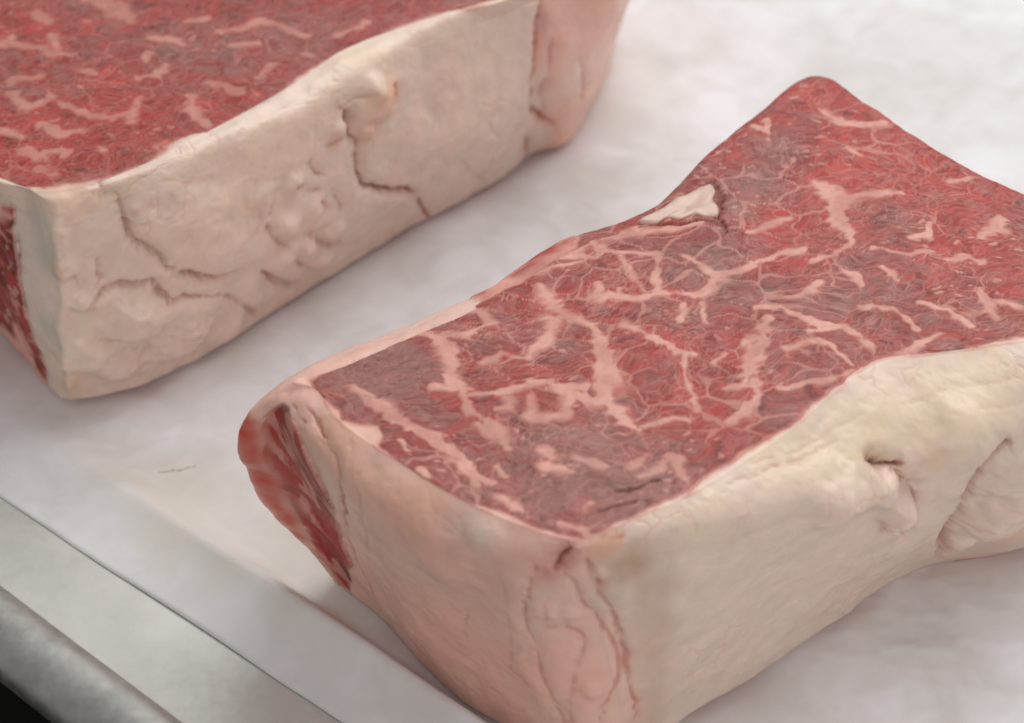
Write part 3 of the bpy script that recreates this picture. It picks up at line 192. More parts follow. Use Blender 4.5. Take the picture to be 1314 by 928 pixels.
L_CREASES = [([[-9.477,1.832,5.627,0.244],[-9.492,1.801,5.31,0.245],[-9.513,1.758,4.858,0.247],[-9.542,1.724,4.401,0.248],[-9.58,1.701,3.991,0.25],[-9.625,1.688,3.577,0.251],[-9.675,1.695,3.142,0.253],[-9.729,1.731,2.672,0.255],[-9.787,1.787,2.182,0.257],[-9.848,1.856,1.69,0.259],[-9.919,1.949,1.151,0.262],[-9.992,2.056,0.611,0.264],[-10.044,2.132,0.232,0.266]],-0.08,0),([[-8.72,2.433,5.982,0.065],[-8.478,2.373,5.741,0.066]],0.07,0.3),([[-8.232,2.489,5.552,0.082],[-8.229,2.485,5.517,0.082],[-8.225,2.478,5.464,0.081],[-8.222,2.468,5.387,0.083],[-8.222,2.45,5.278,0.088],[-8.223,2.429,5.146,0.095],[-8.216,2.412,5.004,0.1],[-8.206,2.396,4.854,0.1],[-8.188,2.384,4.695,0.099],[-8.141,2.389,4.544,0.1],[-8.047,2.423,4.413,0.106],[-7.923,2.475,4.29,0.114],[-7.805,2.524,4.154,0.118],[-7.71,2.557,3.991,0.115],[-7.62,2.587,3.814,0.109],[-7.509,2.637,3.64,0.102],[-7.366,2.712,3.475,0.097],[-7.202,2.808,3.313,0.091],[-7.031,2.928,3.146,0.086],[-6.848,3.087,2.951,0.081],[-6.657,3.271,2.752,0.076],[-6.485,3.439,2.612,0.07],[-6.332,3.588,2.572,0.064],[-6.197,3.722,2.592,0.057],[-6.105,3.814,2.612,0.053]],0.13,0.1),([[-9.065,1.833,3.092,0.085],[-9.019,1.852,3.167,0.084],[-8.952,1.88,3.27,0.083],[-8.887,1.908,3.357,0.084],[-8.833,1.934,3.408,0.089],[-8.78,1.961,3.441,0.095],[-8.722,1.99,3.468,0.101],[-8.66,2.022,3.5,0.107],[-8.593,2.057,3.525,0.114],[-8.505,2.101,3.526,0.118],[-8.382,2.159,3.481,0.12],[-8.238,2.225,3.412,0.121],[-8.109,2.286,3.361,0.119],[-8.009,2.337,3.364,0.113],[-7.922,2.383,3.386,0.105],[-7.843,2.424,3.361,0.102],[-7.77,2.459,3.248,0.111],[-7.704,2.49,3.088,0.126],[-7.648,2.519,2.943,0.137],[-7.61,2.544,2.828,0.141],[-7.582,2.566,2.728,0.142],[-7.54,2.597,2.659,0.138],[-7.48,2.633,2.647,0.129],[-7.406,2.678,2.667,0.116],[-7.311,2.746,2.659,0.104],[-7.18,2.852,2.599,0.091],[-7.028,2.982,2.512,0.079],[-6.887,3.114,2.419,0.07],[-6.759,3.256,2.314,0.068],[-6.641,3.401,2.203,0.069],[-6.56,3.502,2.125,0.071]],0.13,0.15),([[-6.505,3.574,2.076,0.088],[-6.435,3.752,1.847,0.094],[-6.336,4.005,1.523,0.103],[-6.245,4.242,1.227,0.109],[-6.178,4.44,0.996,0.112],[-6.119,4.623,0.793,0.113],[-6.064,4.781,0.623,0.111],[-6.007,4.914,0.487,0.1],[-5.952,5.022,0.383,0.085],[-5.915,5.095,0.313,0.074]],0.07,0.1),([[-5.7,4.392,2.125,0.09],[-5.658,4.527,1.935,0.1],[-5.598,4.721,1.664,0.115],[-5.531,4.925,1.405,0.128],[-5.46,5.132,1.176,0.138],[-5.383,5.348,0.959,0.147],[-5.306,5.538,0.788,0.149],[-5.222,5.694,0.685,0.14],[-5.138,5.824,0.628,0.124],[-5.079,5.912,0.593,0.113]],0.12,0.1),([[-9.236,1.825,2.421,0.051],[-9.139,1.867,2.381,0.057],[-9.002,1.925,2.324,0.065],[-8.882,1.978,2.273,0.069],[-8.795,2.02,2.233,0.065],[-8.725,2.057,2.198,0.057],[-8.677,2.082,2.175,0.052]],0.05,0.1),([[-8.819,1.985,4.309,0.067],[-8.841,1.952,3.972,0.067]],0.05,0.1),([[-8.607,2.167,1.88,0.069],[-8.549,2.214,1.791,0.075],[-8.467,2.279,1.67,0.083],[-8.39,2.333,1.591,0.087],[-8.32,2.365,1.598,0.083],[-8.255,2.386,1.647,0.076],[-8.21,2.4,1.686,0.07]],0.04,0.1),([[-8.258,2.447,1.405,0.053],[-8.068,2.633,1.14,0.053]],0.03,0.1),([[-5.484,4.383,3.471,0.07],[-5.427,4.459,3.253,0.077],[-5.346,4.566,2.951,0.085],[-5.27,4.67,2.707,0.089],[-5.205,4.766,2.579,0.086],[-5.145,4.858,2.51,0.078],[-5.103,4.922,2.468,0.072]],0.08,0.1),([[-4.889,5.046,4.095,0.07],[-4.806,5.137,3.945,0.071],[-4.687,5.267,3.739,0.071],[-4.578,5.389,3.583,0.071],[-4.487,5.494,3.528,0.072],[-4.406,5.591,3.524,0.072],[-4.35,5.658,3.527,0.072]],0.06,0.1),([[-4.659,5.447,2.468,0.091],[-4.573,5.698,2.141,0.098],[-4.451,6.048,1.691,0.107],[-4.337,6.334,1.36,0.112],[-4.24,6.49,1.265,0.108],[-4.151,6.581,1.287,0.1],[-4.089,6.638,1.315,0.094]],0.09,0.1),([[-4.407,5.61,3.199,0.072],[-4.23,5.868,2.8,0.091]],0.07,0.1),([[-5.295,4.605,4.038,0.07],[-5.393,4.481,3.639,0.07]],0.05,0.05),([[-5.052,5.247,1.831,0.073],[-4.991,5.472,1.556,0.08],[-4.903,5.786,1.178,0.089],[-4.814,6.046,0.899,0.094],[-4.722,6.198,0.818,0.09],[-4.629,6.295,0.838,0.082],[-4.563,6.358,0.861,0.075]],0.07,0.1),([[-4.11,5.953,3.199,0.054],[-3.969,6.21,2.612,0.073]],0.06,0.1),([[-3.905,6.35,5.309,0.071],[-3.868,6.383,5.251,0.08],[-3.814,6.431,5.169,0.093],[-3.766,6.475,5.096,0.107],[-3.726,6.514,5.046,0.121],[-3.691,6.549,5.004,0.136],[-3.668,6.57,4.955,0.143],[-3.662,6.566,4.893,0.136],[-3.668,6.546,4.824,0.121],[-3.671,6.531,4.754,0.107],[-3.668,6.524,4.685,0.1],[-3.663,6.522,4.614,0.095],[-3.651,6.527,4.542,0.09],[-3.632,6.542,4.469,0.083],[-3.608,6.565,4.395,0.075],[-3.58,6.592,4.321,0.072],[-3.545,6.629,4.253,0.078],[-3.507,6.67,4.183,0.087],[-3.483,6.694,4.095,0.091],[-3.486,6.684,3.976,0.081],[-3.504,6.656,3.838,0.066],[-3.516,6.639,3.696,0.055],[-3.515,6.641,3.548,0.052],[-3.507,6.653,3.395,0.054],[-3.498,6.67,3.252,0.055],[-3.493,6.684,3.124,0.055],[-3.486,6.704,3.005,0.055],[-3.457,6.751,2.895,0.055],[-3.393,6.837,2.801,0.055],[-3.306,6.951,2.715,0.056],[-3.211,7.082,2.612,0.056],[-3.105,7.24,2.465,0.057],[-2.991,7.414,2.301,0.058],[-2.89,7.563,2.174,0.057],[-2.816,7.656,2.125,0.05],[-2.755,7.723,2.114,0.042],[-2.69,7.804,2.076,0.038],[-2.612,7.911,1.996,0.042],[-2.531,8.032,1.888,0.051],[-2.457,8.171,1.735,0.057],[-2.398,8.337,1.513,0.059],[-2.346,8.522,1.246,0.059],[-2.291,8.705,0.976,0.059],[-2.224,8.897,0.69,0.059],[-2.154,9.088,0.402,0.059],[-2.105,9.222,0.2,0.06]],0.16,1.0),([[-3.694,6.537,4.955,0.107],[-3.65,6.566,4.806,0.107]],0.35,1.4),([[-3.335,7.071,5.268,0.072],[-3.427,6.956,5.28,0.072],[-3.558,6.795,5.297,0.071],[-3.671,6.654,5.309,0.071],[-3.75,6.553,5.312,0.071],[-3.812,6.472,5.31,0.071],[-3.854,6.417,5.309,0.071]],0.05,0.2),([[-2.791,7.663,5.141,0.091],[-2.761,7.675,5.049,0.097],[-2.722,7.687,4.92,0.105],[-2.711,7.674,4.806,0.109],[-2.754,7.611,4.719,0.105],[-2.825,7.523,4.646,0.097],[-2.878,7.458,4.596,0.091]],0.06,0.4),([[0.644,10.969,5.585,0.076],[0.628,10.949,5.239,0.082],[0.606,10.923,4.74,0.09],[0.583,10.916,4.206,0.097],[0.548,10.926,3.636,0.099],[0.512,10.954,3.031,0.099],[0.515,11.031,2.516,0.099],[0.581,11.19,2.149,0.101],[0.686,11.398,1.873,0.102],[0.794,11.586,1.639,0.101],[0.909,11.739,1.427,0.095],[1.028,11.872,1.256,0.088],[1.112,11.963,1.141,0.082]],0.13,0.5),([[0.933,11.17,4.258,0.078],[0.929,11.165,4.018,0.078],[0.922,11.16,3.677,0.078],[0.902,11.158,3.359,0.079],[0.852,11.15,3.114,0.079],[0.789,11.145,2.891,0.079],[0.754,11.177,2.66,0.079],[0.776,11.28,2.377,0.08],[0.827,11.419,2.085,0.08],[0.865,11.52,1.881,0.08]],0.06,0.4),([[1.648,11.701,3.513,0.099],[1.721,11.836,3.171,0.1],[1.821,12.026,2.692,0.102],[1.89,12.189,2.279,0.101],[1.899,12.297,2.0,0.096],[1.876,12.377,1.788,0.088],[1.858,12.431,1.647,0.082]],0.05,0.3),([[0.47,11.976,0.2,0.207],[0.472,11.948,0.288,0.197],[0.473,11.904,0.417,0.182],[0.467,11.838,0.564,0.164],[0.445,11.727,0.749,0.143],[0.417,11.594,0.954,0.119],[0.396,11.499,1.098,0.102]],0.12,0.2),([[-1.287,9.025,2.125,0.077],[-1.222,9.184,1.902,0.078],[-1.129,9.414,1.584,0.08],[-1.028,9.658,1.27,0.079],[-0.914,9.933,0.967,0.074],[-0.792,10.222,0.668,0.066],[-0.707,10.426,0.46,0.06]],0.03,0.05),([[-1.836,8.391,2.659,0.076],[-1.568,8.812,2.027,0.077]],0.03,0.05),([[-0.321,9.929,2.993,0.097],[-0.418,9.8,2.966,0.097],[-0.548,9.632,2.918,0.098],[-0.615,9.568,2.8,0.097],[-0.555,9.713,2.542,0.091],[-0.431,9.963,2.214,0.084],[-0.338,10.149,1.978,0.079]],0.02,0.05),([[-8.327,2.454,5.676,0.049],[-8.232,2.489,5.552,0.049]],0.06,0.1),([[-9.481,1.779,5.18,0.065],[-9.446,1.738,4.56,0.066]],0.02,0),([[-10.64,2.49,4.647,0.1],[-10.706,2.514,4.05,0.101],[-10.796,2.55,3.207,0.103],[-10.857,2.594,2.418,0.104],[-10.858,2.654,1.74,0.105],[-10.829,2.723,1.117,0.106],[-10.807,2.772,0.686,0.107]],0.06,0.3),([[-9.405,1.726,4.071,0.067],[-9.369,1.732,3.966,0.067],[-9.323,1.741,3.818,0.067],[-9.306,1.744,3.682,0.067],[-9.347,1.734,3.571,0.067],[-9.419,1.717,3.473,0.067],[-9.471,1.705,3.406,0.067]],0.05,0.05),([[-8.917,1.9,3.632,0.05],[-8.794,1.974,3.917,0.05]],0.05,0.1),([[-7.825,2.607,1.734,0.07],[-7.698,2.706,1.689,0.076],[-7.517,2.853,1.618,0.084],[-7.349,3.024,1.498,0.088],[-7.206,3.247,1.281,0.085],[-7.075,3.495,1.015,0.078],[-6.984,3.672,0.824,0.072]],0.03,0.05),([[-3.889,6.231,4.542,0.089],[-4.127,5.945,4.542,0.107]],0.05,0.1),([[-4.547,5.466,4.542,0.088],[-4.515,5.493,4.418,0.089],[-4.469,5.533,4.244,0.09],[-4.418,5.582,4.095,0.089],[-4.355,5.65,3.994,0.084],[-4.287,5.727,3.918,0.077],[-4.239,5.782,3.867,0.072]],0.06,0.1)]
L_LUMPS = [([-3.102,7.261,4.906,0.543],0.13),([-3.234,7.22,5.347,0.287],0.1),([-3.388,6.828,4.321,0.217],0.1),([-7.072,3.006,4.265,1.052],0.1),([-6.219,3.643,3.146,0.698],0.06),([-9.285,1.75,3.407,0.235],0.1),([-8.19,2.271,2.419,0.62],0.2),([-9.399,1.86,1.932,0.62],0.18),([-8.872,2.221,1.141,0.526],0.14),([-7.549,2.969,1.227,0.638],0.14),([-6.681,4.08,0.654,0.437],0.12),([-5.1,4.804,3.146,0.32],0.1),([-4.792,5.483,1.978,0.366],0.1),([-4.523,5.482,3.094,0.324],0.1),([-4.214,6.185,1.929,0.296],0.08),([-5.364,4.776,2.076,0.325],0.08),([-4.543,6.292,1.016,0.338],0.08),([-7.129,3.003,2.076,0.701],0.08),([-6.109,4.295,1.405,0.542],0.08),([-4.889,5.046,4.095,0.282],0.08),([-2.624,7.993,1.783,0.573],0.05),([-1.826,8.356,3.146,1.131],0.05),([-9.47,1.722,4.292,0.232],0.05),([-3.881,6.267,4.754,0.25],0.06),([-5.53,4.373,4.095,0.348],0.05)]
L_SPOTS = [([-3.541,7.491,5.94,0.895],'cream',0.39),([-2.15,8.674,5.865,0.731],'cream',0.39),([-4.184,6.443,5.882,0.528],'cream',0.34),([-8.35,2.461,5.773,0.493],'cream',0.39),([-9.236,2.073,5.945,0.488],'orange',0.35),([-6.812,3.552,5.743,0.67],'cream',0.34),([-5.444,4.851,5.773,0.514],'cream',0.34),([-9.655,1.734,4.35,0.232],'orange',0.6),([-9.878,1.857,4.476,0.431],'greyfat',0.9),([-10.069,1.822,2.612,0.443],'greyfat',0.9),([-9.893,1.991,5.224,0.361],'greyfat',0.6),([-9.921,2.021,0.862,0.456],'orange',0.35),([-9.214,2.12,1.017,0.701],'pinkw',0.5),([-6.728,3.34,4.649,1.358],'pinkw',0.3),([-3.246,6.958,3.415,0.918],'greyfat',0.3),([1.633,11.689,3.733,1.182],'pinkw',0.6),([2.006,11.947,4.502,1.175],'pink',0.5),([1.265,11.508,2.469,0.799],'pinkw',0.6),([1.517,12.489,0.623,0.498],'peach',0.6),([0.834,11.098,4.091,0.505],'pink',0.6),([0.628,10.963,4.851,0.307],'red',0.3),([0.859,11.188,2.894,0.316],'red',0.3),([0.691,12.271,0.141,0.208],'orange',0.5),([-1.098,9.033,3.361,1.14],'cream',0.14),([-0.687,9.724,4.907,0.941],'cream',0.17),([-4.817,5.268,5.184,0.348],'cream',0.29),([-10.643,2.449,5.671,0.329],'pinkw',0.8),([-9.07,1.833,3.041,0.677],'cream',0.17),([-5.476,5.622,0.2,0.376],'orange',0.4),([-3.01,7.368,4.906,0.543],'orange',0.55),([-2.841,7.587,5.05,0.254],'peach',0.6),([-3.393,6.829,4.377,0.289],'orange',0.6),([-4.047,6.039,4.542,0.249],'orange',0.4),([-3.219,7.075,4.649,0.326],'pink',0.4)]
L_MEAT = [[-15.949,3.447],[-12.516,3.007],[-10.766,2.517],[-10.221,2.232],[-9.742,2.289],[-8.954,2.459],[-8.187,2.804],[-7.596,3.299],[-7.43,3.804],[-7.201,4.105],[-6.561,4.409],[-6.096,4.81],[-5.636,5.343],[-5.245,5.789],[-4.71,6.702],[-4.142,7.406],[-3.377,8.093],[-2.684,8.76],[-1.789,9.369],[-0.688,9.917],[0.15,10.25],[0.627,11.196],[0.853,14.002],[-1.395,29.504],[-23.426,29.504]]
DAMP = [[-7.009,-1.111,1.9,0.8],[-8.709,0.118,1.2,0.5],[-5.052,-2.289,1.6,0.7],[-3.773,-4.074,1.3,0.6],[2.106,11.039,1.0,0.5],[-6.626,4.734,1.2,0.4],[3.111,15.397,2.0,0.3],[-10.508,1.535,1.2,0.4]]
STREAK = [[-7.753,-0.064,0.03],[-7.585,-0.039,0.03],[-7.421,0.011,0.03],[-7.266,0.011,0.03],[-7.156,0.086,0.03],[-7.056,0.111,0.03],[-6.959,0.162,0.03]]
PAPER_EDGE = [[-11.083,-0.89,0.02],[-3.256,-7.104,0.02]]
PAPER_RIDGE = [[-8.79,-0.517,0.2],[-0.659,-7.639,0.8]]
RIM_LINE = [[-9.522,-6.819,2.4],[-6.894,-9.08,2.4]]


# ------------------------------------------------------------------ steak surface: a closed loft around the outline
def catmull(P, t, closed):
    """P (K,...) control values, t parameter array in knots"""
    K = len(P)
    i = np.floor(t).astype(int); f = (t - i)
    sh = (-1,) + (1,) * (P.ndim - 1)
    f = f.reshape(sh)
    if closed:
        g = [P[(i + d) % K] for d in (-1, 0, 1, 2)]
    else:
        g = [P[np.clip(i + d, 0, K - 1)] for d in (-1, 0, 1, 2)]
    return 0.5 * (2 * g[1] + (g[2] - g[0]) * f + (2 * g[0] - 5 * g[1] + 4 * g[2] - g[3]) * f ** 2 + (3 * g[1] - g[0] - 3 * g[2] + g[3]) * f ** 3)

def build_base(cols, medial, fine, step):
    """cols: list of (E, S, M, B) points; fine: (first, last) column range that is seen and needs dense columns.
    Returns grid (V, U, 3) and the row numbers of B, S and E"""
    C = np.array(cols, dtype=np.float64)                       # K,4,3
    K = len(C)
    ts = []
    for k in range(K):
        n0 = np.linalg.norm(C[(k + 1) % K, 1] - C[k, 1]); n1 = np.linalg.norm(C[(k + 1) % K, 3] - C[k, 3])
        d = max(n0, n1)
        st = step if fine[0] <= k < fine[1] else step * fine[2]
        n = max(3, int(d / st))
        ts.append(k + np.arange(n) / n)
    t = np.concatenate(ts)
    R = catmull(C, t, True)                                    # U,4,3
    E, S, M, B = R[:, 0], R[:, 1], R[:, 2], R[:, 3]
    m0, m1 = np.array(medial[0]), np.array(medial[1])
    ab = m1 - m0
    u = np.clip(((E[:, :2] - m0[:2]) @ ab[:2]) / (ab[:2] @ ab[:2]), 0, 1)
    Cn = m0 + u[:, None] * ab
    Cb = Cn.copy(); Cb[:, 2] = 0.0
    Bi = mix(B, Cb, 0.07); Bi[:, 2] = 0.0
    B = B.copy(); B[:, 2] = 0.20
    B1 = mix(B, M, 0.10)
    prof = np.stack([Bi, B, B1 + (B1 - B) * 0.0, M, S, E, mix(E, Cn, 0.10)], 0)   # 7,U,3
    n_side = int(7.0 / step)
    tv = np.concatenate([np.linspace(0, 1, 5)[:-1], np.linspace(1, 2, 8)[:-1], np.linspace(2, 3, n_side * 2 // 5)[:-1],
                         np.linspace(3, 4, n_side * 2 // 5)[:-1], np.linspace(4, 5, n_side // 4)])
    side = np.stack([catmull(prof, np.full(1, q), False)[0] for q in tv], 0)
    nt = int(5.2 / step)
    ft = np.linspace(0, 1, nt + 1)[1:]
    top = E[None] + (Cn - E)[None] * ft[:, None, None]
    # ease the top edge: rounds over and sinks a hair towards the middle
    bot = np.stack([mix(Cb, Bi, q) for q in (0.0, 0.35, 0.7)], 0)
    G = np.concatenate([bot, side, top], 0)
    rB = 3 + 4; rE = 3 + len(side) - 1; rS = rE - (n_side // 4 - 1)
    return G, t, (rB, rS, rE)

def grid_normals(G):
    du = np.roll(G, -1, 1) - np.roll(G, 1, 1)
    dv = np.gradient(G, axis=0)
    n = np.cross(du, dv)
    l = np.linalg.norm(n, axis=2, keepdims=True)
    return n / np.maximum(l, 1e-9)

# ------------------------------------------------------------------ object helpers
def mesh_object(name, V, quads, mat, parent=None, tris=None, attrs=None, smooth=True, normals=None):
    me = bpy.data.meshes.new(name)
    V = np.asarray(V, dtype=np.float32) * CM
    Q = np.asarray(quads, dtype=np.int32).reshape(-1, 4)
    Tr = np.asarray(tris if tris is not None else [], dtype=np.int32).reshape(-1, 3)
    nl = Q.size + Tr.size
    me.vertices.add(len(V)); me.vertices.foreach_set('co', V.ravel())
    me.loops.add(nl); me.loops.foreach_set('vertex_index', np.concatenate([Q.ravel(), Tr.ravel()]))
    me.polygons.add(len(Q) + len(Tr))
    st = np.concatenate([np.arange(len(Q)) * 4, Q.size + np.arange(len(Tr)) * 3]).astype(np.int32)
    me.polygons.foreach_set('loop_start', st)
    me.polygons.foreach_set('use_smooth', np.full(len(st), smooth))
    for k, v in (attrs or {}).items():
        v = np.asarray(v, dtype=np.float32)
        if v.ndim == 2:
            a = me.attributes.new(k, 'FLOAT_COLOR', 'POINT')
            a.data.foreach_set('color', np.concatenate([v, np.ones((len(v), 1), np.float32)], 1).ravel())
        else:
            a = me.attributes.new(k, 'FLOAT', 'POINT'); a.data.foreach_set('value', v)
    me.update(calc_edges=True)
    if me.validate(): print('validate fixed', name, len(me.polygons))
    if normals is not None:
        me.normals_split_custom_set_from_vertices(np.asarray(normals, dtype=np.float32))
    o = bpy.data.objects.new(name, me)
    SC.collection.objects.link(o)
    if mat: me.materials.append(mat)
    if parent: o.parent = parent
    return o

def thing(name, label, cat, group=None):
    o = bpy.data.objects.new(name, None)
    o.empty_display_size = 0.02
    SC.collection.objects.link(o)
    o['label'] = label; o['category'] = cat
    if group: o['group'] = group
    return o

# ------------------------------------------------------------------ materials
def new_mat(name):
    m = bpy.data.materials.new(name); m.use_nodes = True
    nt = m.node_tree
    return m, nt, nt.nodes['Principled BSDF']

def node(nt, typ, **kw):
    n = nt.nodes.new(typ)
    for k, v in kw.items():
        if k.startswith('_'): setattr(n, k[1:], v)
        else: n.inputs[k.replace('__', ' ')].default_value = v
    return n

def tissue_mat(name, rough, rough_var, spec, sss, radius, grain, bump_d, coat=0.0, threads=0.0, var=0.10):
    m, nt, bs = new_mat(name)
    L = nt.links.new
    tc = node(nt, 'ShaderNodeTexCoord')
    at = node(nt, 'ShaderNodeAttribute', _attribute_name='tissue')
    nz = node(nt, 'ShaderNodeTexNoise', Scale=grain, Detail=5.0, Roughness=0.6)
    L(tc.outputs['Object'], nz.inputs['Vector'])
    mr = node(nt, 'ShaderNodeMapRange'); mr.inputs[1].default_value = 0.25; mr.inputs[2].default_value = 0.75
    mr.inputs[3].default_value = 1 - var; mr.inputs[4].default_value = 1 + var
    L(nz.outputs[0], mr.inputs[0])
    mul = node(nt, 'ShaderNodeVectorMath', _operation='SCALE')
    L(at.outputs['Color'], mul.inputs[0]); L(mr.outputs[0], mul.inputs['Scale'])
    last = mul.outputs[0]
    if threads:
        # pale connective threads between the muscle fibres, only on lean tissue
        la = node(nt, 'ShaderNodeAttribute', _attribute_name='lean')
        ga = node(nt, 'ShaderNodeAttribute', _attribute_name='grain')
        for sc, amt, seed, asp in ((4.0, 1.0, 0.0, 1.8), (9.0, 0.6, 3.7, 1.4)):
            mp = node(nt, 'ShaderNodeMapping'); mp.inputs['Scale'].default_value = (1.0 / asp, asp, 1.0); mp.inputs['Location'].default_value = (seed, 0, 0)
            L(ga.outputs['Vector'], mp.inputs['Vector'])
            tn = node(nt, 'ShaderNodeTexNoise', Scale=sc, Detail=1.5, Roughness=0.5, Distortion=0.25)
            L(mp.outputs[0], tn.inputs['Vector'])
            sub = node(nt, 'ShaderNodeMath', _operation='SUBTRACT'); sub.inputs[1].default_value = 0.5
            ab_ = node(nt, 'ShaderNodeMath', _operation='ABSOLUTE')
            L(tn.outputs[0], sub.inputs[0]); L(sub.outputs[0], ab_.inputs[0])
            mm = node(nt, 'ShaderNodeMapRange', _interpolation_type='SMOOTHSTEP'); mm.inputs[1].default_value = 0.0; mm.inputs[2].default_value = 0.07
            mm.inputs[3].default_value = threads * amt; mm.inputs[4].default_value = 0.0
            L(ab_.outputs[0], mm.inputs[0])
            mk = node(nt, 'ShaderNodeMath', _operation='MULTIPLY')
            L(mm.outputs[0], mk.inputs[0]); L(la.outputs['Fac'], mk.inputs[1])
            mxx = node(nt, 'ShaderNodeMix', _data_type='RGBA'); mxx.inputs[7].default_value = (0.42, 0.22, 0.19, 1)
            L(mk.outputs[0], mxx.inputs[0]); L(last, mxx.inputs[6]); last = mxx.outputs[2]
    L(last, bs.inputs['Base Color'])
    nr = node(nt, 'ShaderNodeTexNoise', Scale=grain * 0.28, Detail=3.0)
    L(tc.outputs['Object'], nr.inputs['Vector'])
    m2 = node(nt, 'ShaderNodeMapRange'); m2.inputs[1].default_value = 0.3; m2.inputs[2].default_value = 0.7
    m2.inputs[3].default_value = rough - rough_var; m2.inputs[4].default_value = rough + rough_var
    L(nr.outputs[0], m2.inputs[0]); L(m2.outputs[0], bs.inputs['Roughness'])
    bp = node(nt, 'ShaderNodeBump', Strength=0.6, Distance=bump_d)
    nb = node(nt, 'ShaderNodeTexNoise', Scale=grain * 1.3, Detail=4.0, Roughness=0.55)
    L(tc.outputs['Object'], nb.inputs['Vector']); L(nb.outputs[0], bp.inputs['Height']); L(bp.outputs[0], bs.inputs['Normal'])
    bs.inputs['Specular IOR Level'].default_value = spec
    bs.inputs['Subsurface Weight'].default_value = sss
    bs.inputs['Subsurface Radius'].default_value = radius
    bs.inputs['Subsurface Scale'].default_value = 1.0 * CM
    bs.inputs['Coat Weight'].default_value = coat
    bs.inputs['Coat Roughness'].default_value = 0.25
    return m

MAT_MEAT = tissue_mat('raw_beef_lean', 0.52, 0.12, 0.26, 0.0, (0.10, 0.03, 0.02), 900.0, 0.00008, threads=0.29)
MAT_FAT = tissue_mat('raw_beef_fat', 0.37, 0.12, 0.45, 0.35, (0.28, 0.13, 0.08), 260.0, 0.00005, var=0.035)

# ------------------------------------------------------------------ tissue fields
COL = {k: lin(*v) for k, v in dict(
    fat=(222, 199, 185), cream=(226, 206, 170), greyfat=(198, 188, 172), pink=(231, 172, 156), pinkw=(228, 202, 188), peach=(232, 180, 150),
    orange=(216, 164, 128), brown=(182, 144, 114), red=(180, 80, 66), redskin=(196, 74, 58), crack=(128, 66, 50),
    lean=(150, 63, 58), leanred=(170, 56, 50), leangrey=(140, 98, 91), vein=(222, 168, 152), dark=(92, 34, 33)).items()}

